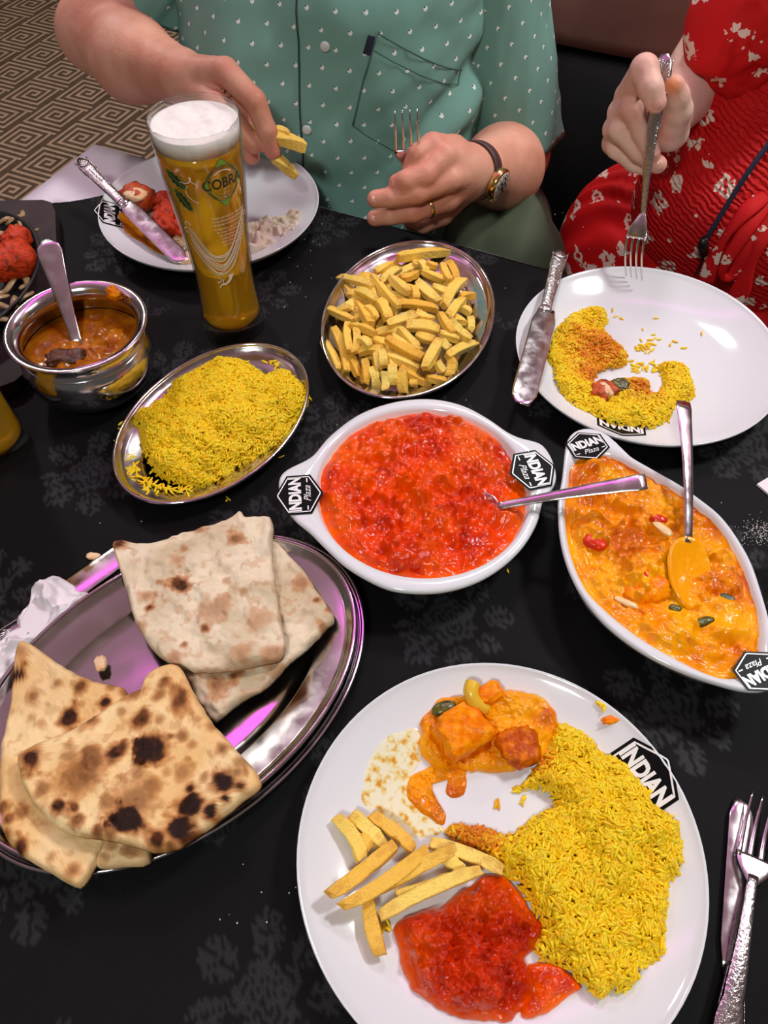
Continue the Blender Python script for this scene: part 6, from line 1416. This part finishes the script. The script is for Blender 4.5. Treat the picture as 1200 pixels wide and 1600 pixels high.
# --------------------------------------------------------------- the woman
wom = thing('person', tuple(J(1170, 380, 1.0) * [1, 1, 0] + [0, 0, -.32]), 'person in a red printed dress lowering a fork to the far plate', 'person'); wo0 = np.array(wom.location)
wW, wE, wS = J(1034, 190, .885), J(1098, 118, 1.00), J(1160, -10, 1.06)
iW = [J(982, 150, .838), J(1007, 107, .806), J(1017, 138, .788), J(1025, 160, .782)]
mW = [J(970, 176, .842), J(988, 168, .816), J(1004, 206, .812), J(1018, 238, .810)]
rW = [J(961, 202, .846), J(968, 202, .826), J(998, 236, .820), J(1028, 257, .812)]
lW = [J(958, 224, .852), J(963, 232, .838), J(990, 254, .832), J(1010, 262, .826)]
tW = [J(1048, 206, .842), J(1060, 172, .822), J(1057, 150, .816), J(1052, 134, .813)]
pw = [(wS, wE, .045, .040, .02), (wE, wW, .040, .027, .02), (wW, J(1040, 205, .85), .024, .019, .012)]
for fg, rb in ((iW, .0135), (mW, .0135), (rW, .0128), (lW, .0118)): pw.append((wW, fg[0], .022, rb, .010))
pw.append((wW, tW[0], .020, .0185, .010))
for fg, rr in ((iW, (.0140, .0132, .0118, .0102)), (mW, (.0135, .0118, .0106, .0096)), (rW, (.0128, .0112, .0102, .0096)), (lW, (.0118, .0104, .0096, .0088)), (tW, (.0185, .0142, .0125, .0108))): pw += chain(fg, rr, .0035)
armW = sdf_mesh(pw, .0026)
tW0 = J(1210, 210, .99); hw_ = np.array([tW0[0] + .04, tW0[1] + .06, .46])
tw = [(np.array([*tW0[:2], -.15]), np.array([tW0[0], tW0[1] + .02, .2]), .10, .09, .04), (np.array([tW0[0], tW0[1] + .03, .2]), hw_ - [0, .0, .05], .05, .048, .03), (wS, np.array([wS[0] + .26, wS[1] - .08, wS[2]]), .05, .05, .04), (hw_ + [0, 0, .03], hw_ + [.01, .03, .03], .072, .074, .02), (hw_ + [-.015, -.035, -.045], hw_, .034, .058, .02), (hw_ + [-.037, -.08, .0], hw_ + [-.046, -.097, -.025], .008, .013, .008)]
trW = sdf_mesh(tw, .008)
red = [(p, .012) for p in (iW[3], mW[3], rW[3], iW[1], mW[1], tW[3], J(1040, 200, .835))]
SW1, SW2 = np.array(srgb(240, 200, 182)), np.array(srgb(228, 178, 158))
bodyW = joined('body', [armW, trW], MT['skin'], wom, red, [(J(1051, 133, .802), .011, srgb(226, 140, 84))], base=SW1, dark=SW2)
nails(wom, (iW, mW, rW), .0088, .0056)
for s in (-1, 1):
    g, f = chunk_geo((.011, .011, .011), 1, 1, 16, 10, 0); part('eye', g + hw_ + [-.032 + s * .027, -.058 - s * .012, .012] - wo0, f, MT['eye'], wom)
MT['hair_w'] = M('brown_hair', srgb(84, 60, 44), .6, bump=(400, .6, .002))
v, f = sdf_mesh([(hw_ + [.005, .01, .045], hw_ + [.02, .05, .02], .076, .078, .01), (hw_ + [.03, .06, 0], hw_ + [.03, .07, -.12], .07, .05, .03)], .007); part('hair', v - wo0, f.tolist(), MT['hair_w'], wom)
# dress
m, nt, b = nm('red_printed_crepe'); L = nt.links; MT['dress'] = m
tc = N(nt, 'ShaderNodeTexCoord'); mp = N(nt, 'ShaderNodeMapping'); mp.inputs['Rotation'].default_value = (.3, .9, .4); mp.inputs['Scale'].default_value = (1.0, .55, 1.0); L.new(tc.outputs['Object'], mp.inputs[0])
nz = N(nt, 'ShaderNodeTexNoise', i_Scale=70.0, i_Detail=3.0); L.new(mp.outputs[0], nz.inputs['Vector'])
av = N(nt, 'ShaderNodeMix', data_type='VECTOR'); av.inputs['Factor'].default_value = .018; L.new(mp.outputs[0], av.inputs['A']); L.new(nz.outputs['Color'], av.inputs['B'])
vo = N(nt, 'ShaderNodeTexVoronoi', i_Scale=30.0, i_Randomness=.7); L.new(av.outputs['Result'], vo.inputs['Vector'])
n2 = N(nt, 'ShaderNodeTexNoise', i_Scale=150.0, i_Detail=3.0); L.new(mp.outputs[0], n2.inputs['Vector'])
def mth(op, a, b_):
    n_ = N(nt, 'ShaderNodeMath', operation=op)
    for k, q in enumerate((a, b_)):
        if isinstance(q, (int, float)): n_.inputs[k].default_value = q
        else: L.new(q, n_.inputs[k])
    return n_.outputs[0]
dd = mth('ADD', vo.outputs['Distance'], mth('MULTIPLY', mth('SUBTRACT', n2.outputs['Fac'], .5), .55))
ringm = mth('MULTIPLY', mth('LESS_THAN', dd, .30), mth('SUBTRACT', 1.0, mth('MULTIPLY', mth('LESS_THAN', dd, .13), 1.0)))
mx = N(nt, 'ShaderNodeMix', data_type='RGBA'); L.new(ringm, mx.inputs['Factor']); mx.inputs['A'].default_value = rgba(srgb(204, 14, 18)); mx.inputs['B'].default_value = rgba(srgb(236, 206, 190)); L.new(mx.outputs['Result'], b.inputs['Base Color'])
b.inputs['Roughness'].default_value = .7; b.inputs['Specular IOR Level'].default_value = .25
at = N(nt, 'ShaderNodeAttribute', attribute_name='pleat')
dt = N(nt, 'ShaderNodeVectorMath', operation='DOT_PRODUCT'); L.new(tc.outputs['Object'], dt.inputs[0]); dt.inputs[1].default_value = (.42, -.1, .85)
nw = N(nt, 'ShaderNodeTexNoise', i_Scale=75.0, i_Detail=2.0); L.new(tc.outputs['Object'], nw.inputs['Vector'])
ph = mth('ADD', mth('MULTIPLY', dt.outputs['Value'], 2 * math.pi / .0058), mth('MULTIPLY', nw.outputs['Fac'], 11.0))
wv_ = mth('MULTIPLY', mth('SINE', ph, 0.0), at.outputs['Fac'])
bn = N(nt, 'ShaderNodeBump', i_Strength=.8, i_Distance=.0010); L.new(wv_, bn.inputs['Height']); L.new(bn.outputs[0], b.inputs['Normal'])
dp_ = [(J(1122, 318, .935), J(1200, 330, .96), .108, .135, .05), (J(1200, 330, .96), J(1205, 140, .99), .135, .105, .05), (J(1205, 140, .99), J(1225, 60, 1.0), .105, .09, .04)]
bodice = sdf_mesh(dp_, .0045)
V, F = bodice; nn_ = V - J(1190, 280, .97); lin = V[:, 2] * .80 + V[:, 0] * .42 - V[:, 1] * .1
wv = lin * 2 * np.pi / .0072 + 2.4 * fbm(V[:, 0] * 60, V[:, 1] * 60, V[:, 2] * 60, 97, 2); me = mesh('dress_bodice', V - wo0, F); attr(me, 'pleat', np.ones(len(V))); dress = obj('dress_bodice', me, MT['dress'], wom)
sk_ = [(J(985, 385, 1.03), J(1050, 420, .96), .098, .100, .05), (J(1050, 420, .96), J(1180, 500, .90), .100, .105, .05), (J(1040, 360, 1.08), J(1210, 420, 1.02), .12, .14, .05), (J(985, 385, 1.03), J(985, 385, 1.03) + [-.03, -.12, -.10], .095, .09, .04), (J(985, 385, 1.03) + [-.03, -.12, -.10], J(985, 385, 1.03) + [-.03, -.14, -.5], .09, .11, .04)]
V, F = sdf_mesh(sk_, .005); fold = 1.6 * np.sin((V[:, 0] * .8 + V[:, 1] * .75) * 2 * np.pi / .034 + 2.5 * fbm(V[:, 0] * 12, V[:, 1] * 12, V[:, 2] * 12, 98, 2))
V = V + (np.c_[np.zeros(len(V)), -np.ones(len(V)) * .5, np.ones(len(V))] * (.0042 * fold)[:, None]); me = mesh('dress_skirt', V - wo0, F); attr(me, 'pleat', np.zeros(len(V))); obj('dress_skirt', me, MT['dress'], wom)
rf = [(J(1160, 60, .955), J(1215, 30, .95), .052, .07, .03), (J(1172, 40, .965), J(1200, -30, .99), .052, .075, .03), (J(1134, 92, .950), J(1178, 112, .94), .022, .03, .02), (J(1185, 30, .95), J(1230, -20, .98), .07, .09, .03)]
V, F = sdf_mesh(rf, .0045); fold = fbm(V[:, 0] * 26, V[:, 1] * 26, V[:, 2] * 26, 99, 3); V[:, 1] += .008 * fold; V[:, 2] += .006 * fold; me = mesh('dress_sleeve', V - wo0, F); attr(me, 'pleat', np.zeros(len(V))); obj('dress_sleeve', me, MT['dress'], wom)
def ribbon(name, pts, w, up):
    P = smooth_open(np.array([J(*q) for q in pts]), 8); q = np.linspace(0, 1, len(P)); v, f = tube(P, np.c_[w * (.75 + .25 * np.sin(q * 9)), np.full(len(P), .0022)], 10, flat=up); me = mesh(name, v - wo0, f); attr(me, 'pleat', np.zeros(len(v))); obj(name, me, MT['dress'], wom)
ribbon('dress_tie', [(1196, 306, .835), (1166, 330, .820), (1132, 372, .812), (1112, 412, .808), (1103, 440, .806)], .010, (-.6, -.7, .4))
ribbon('dress_tie', [(1200, 318, .832), (1172, 352, .812), (1140, 400, .802), (1128, 428, .800), (1142, 432, .802), (1166, 396, .806), (1190, 356, .815)], .009, (-.3, -.8, .5))
ribbon('dress_tie', [(1206, 330, .826), (1186, 380, .806), (1166, 430, .796), (1150, 470, .79)], .012, (-.5, -.8, .3))
MT['cord'] = M('navy_braided_cord', srgb(44, 50, 78), .7, bump=(900, .6, .001)); MT['black_plastic'] = M('black_plastic', srgb(20, 20, 22), .4)
P = smooth_open(np.array([J(*q) for q in ((1230, 190, .83), (1200, 226, .824), (1165, 275, .818), (1130, 330, .818), (1102, 376, .822))]), 8); v, f = tube(P, .0030, 8); o = part('strap_cord', v - wo0, f, MT['cord'], wom)
P = np.array([J(1100, 372, .818), J(1099, 384, .818), J(1100, 398, .820)]); v, f = tube(P, np.c_[[.0052, .006, .005], [.004, .0045, .004]], 12, flat=(0, -1, .3)); part('cord_toggle', v - wo0, f, MT['black_plastic'], o)
P = smooth_open(np.array([J(*q) for q in ((1100, 398, .820), (1094, 415, .82), (1086, 430, .825))]), 5); v, f = tube(P, .0016, 6); part('cord_end', v - wo0, f, MT['black_plastic'], o)
fork(J(1039, 84, .828), W(991, 433, .026), (-.70, -.70, .12), 'fork held above the far plate by the red dressed person', hw=.0125, wh=.0125, head=.068, curve=-.010)

# --------------------------------------------------------------- upholstered bench behind them
MT['leather'] = M('brown_leather', srgb(176, 128, 114), .45, var=(5, srgb(140, 98, 86), 3.0, .35, .65), bump=(200, .15, .001)); MT['black_vinyl'] = M('black_vinyl', srgb(18, 17, 20), .5)
sm_ = (MO - A3) @ e3
def boxB(name, s0, s1, d0, d1, z0, z1, mat, parent, bev=.02):
    o0 = np.array(parent.location); bm_v = []; 
    P = lambda s, d, z: A3 + s * e3 + d * n3 + np.array([0, 0, z]) - o0
    n = 6; lv = []
    for q, ins_ in ((z0, bev), (z0 + bev * .3, bev * .3), (z0 + bev, 0), (z1 - bev, 0), (z1 - bev * .3, bev * .3), (z1, bev)):
        lv.append([P(s, d, q) for s, d in ((s0 + ins_, d0 + ins_), (s1 - ins_, d0 + ins_), (s1 - ins_, d1 - ins_), (s0 + ins_, d1 - ins_))])
    V = np.concatenate(lv); F = []
    for k in range(5): F += [(k * 4 + a, k * 4 + (a + 1) % 4, (k + 1) * 4 + (a + 1) % 4, (k + 1) * 4 + a) for a in range(4)]
    F += [(3, 2, 1, 0), (20, 21, 22, 23)]; return part(name, V, F, mat, parent, True)
bn_ = thing('bench', tuple(A3 + (sm_ + .5) * e3 + .4 * n3 + [0, 0, FLOOR_Z]), 'brown and black upholstered bench behind the two people', 'bench')
S0, S1 = sm_ - .12, sm_ + 1.25
boxB('seat_cushion', S0, S1, .10, .60, -.42, -.335, MT['black_vinyl'], bn_); boxB('seat_base', S0 + .02, S1 - .02, .14, .66, FLOOR_Z, -.42, MT['black_vinyl'], bn_)
boxB('lower_back', S0, S1, .58, .70, -.42, -.005, MT['black_vinyl'], bn_); boxB('backrest', S0, S1, .55, .70, -.005, .42, MT['leather'], bn_, .035)
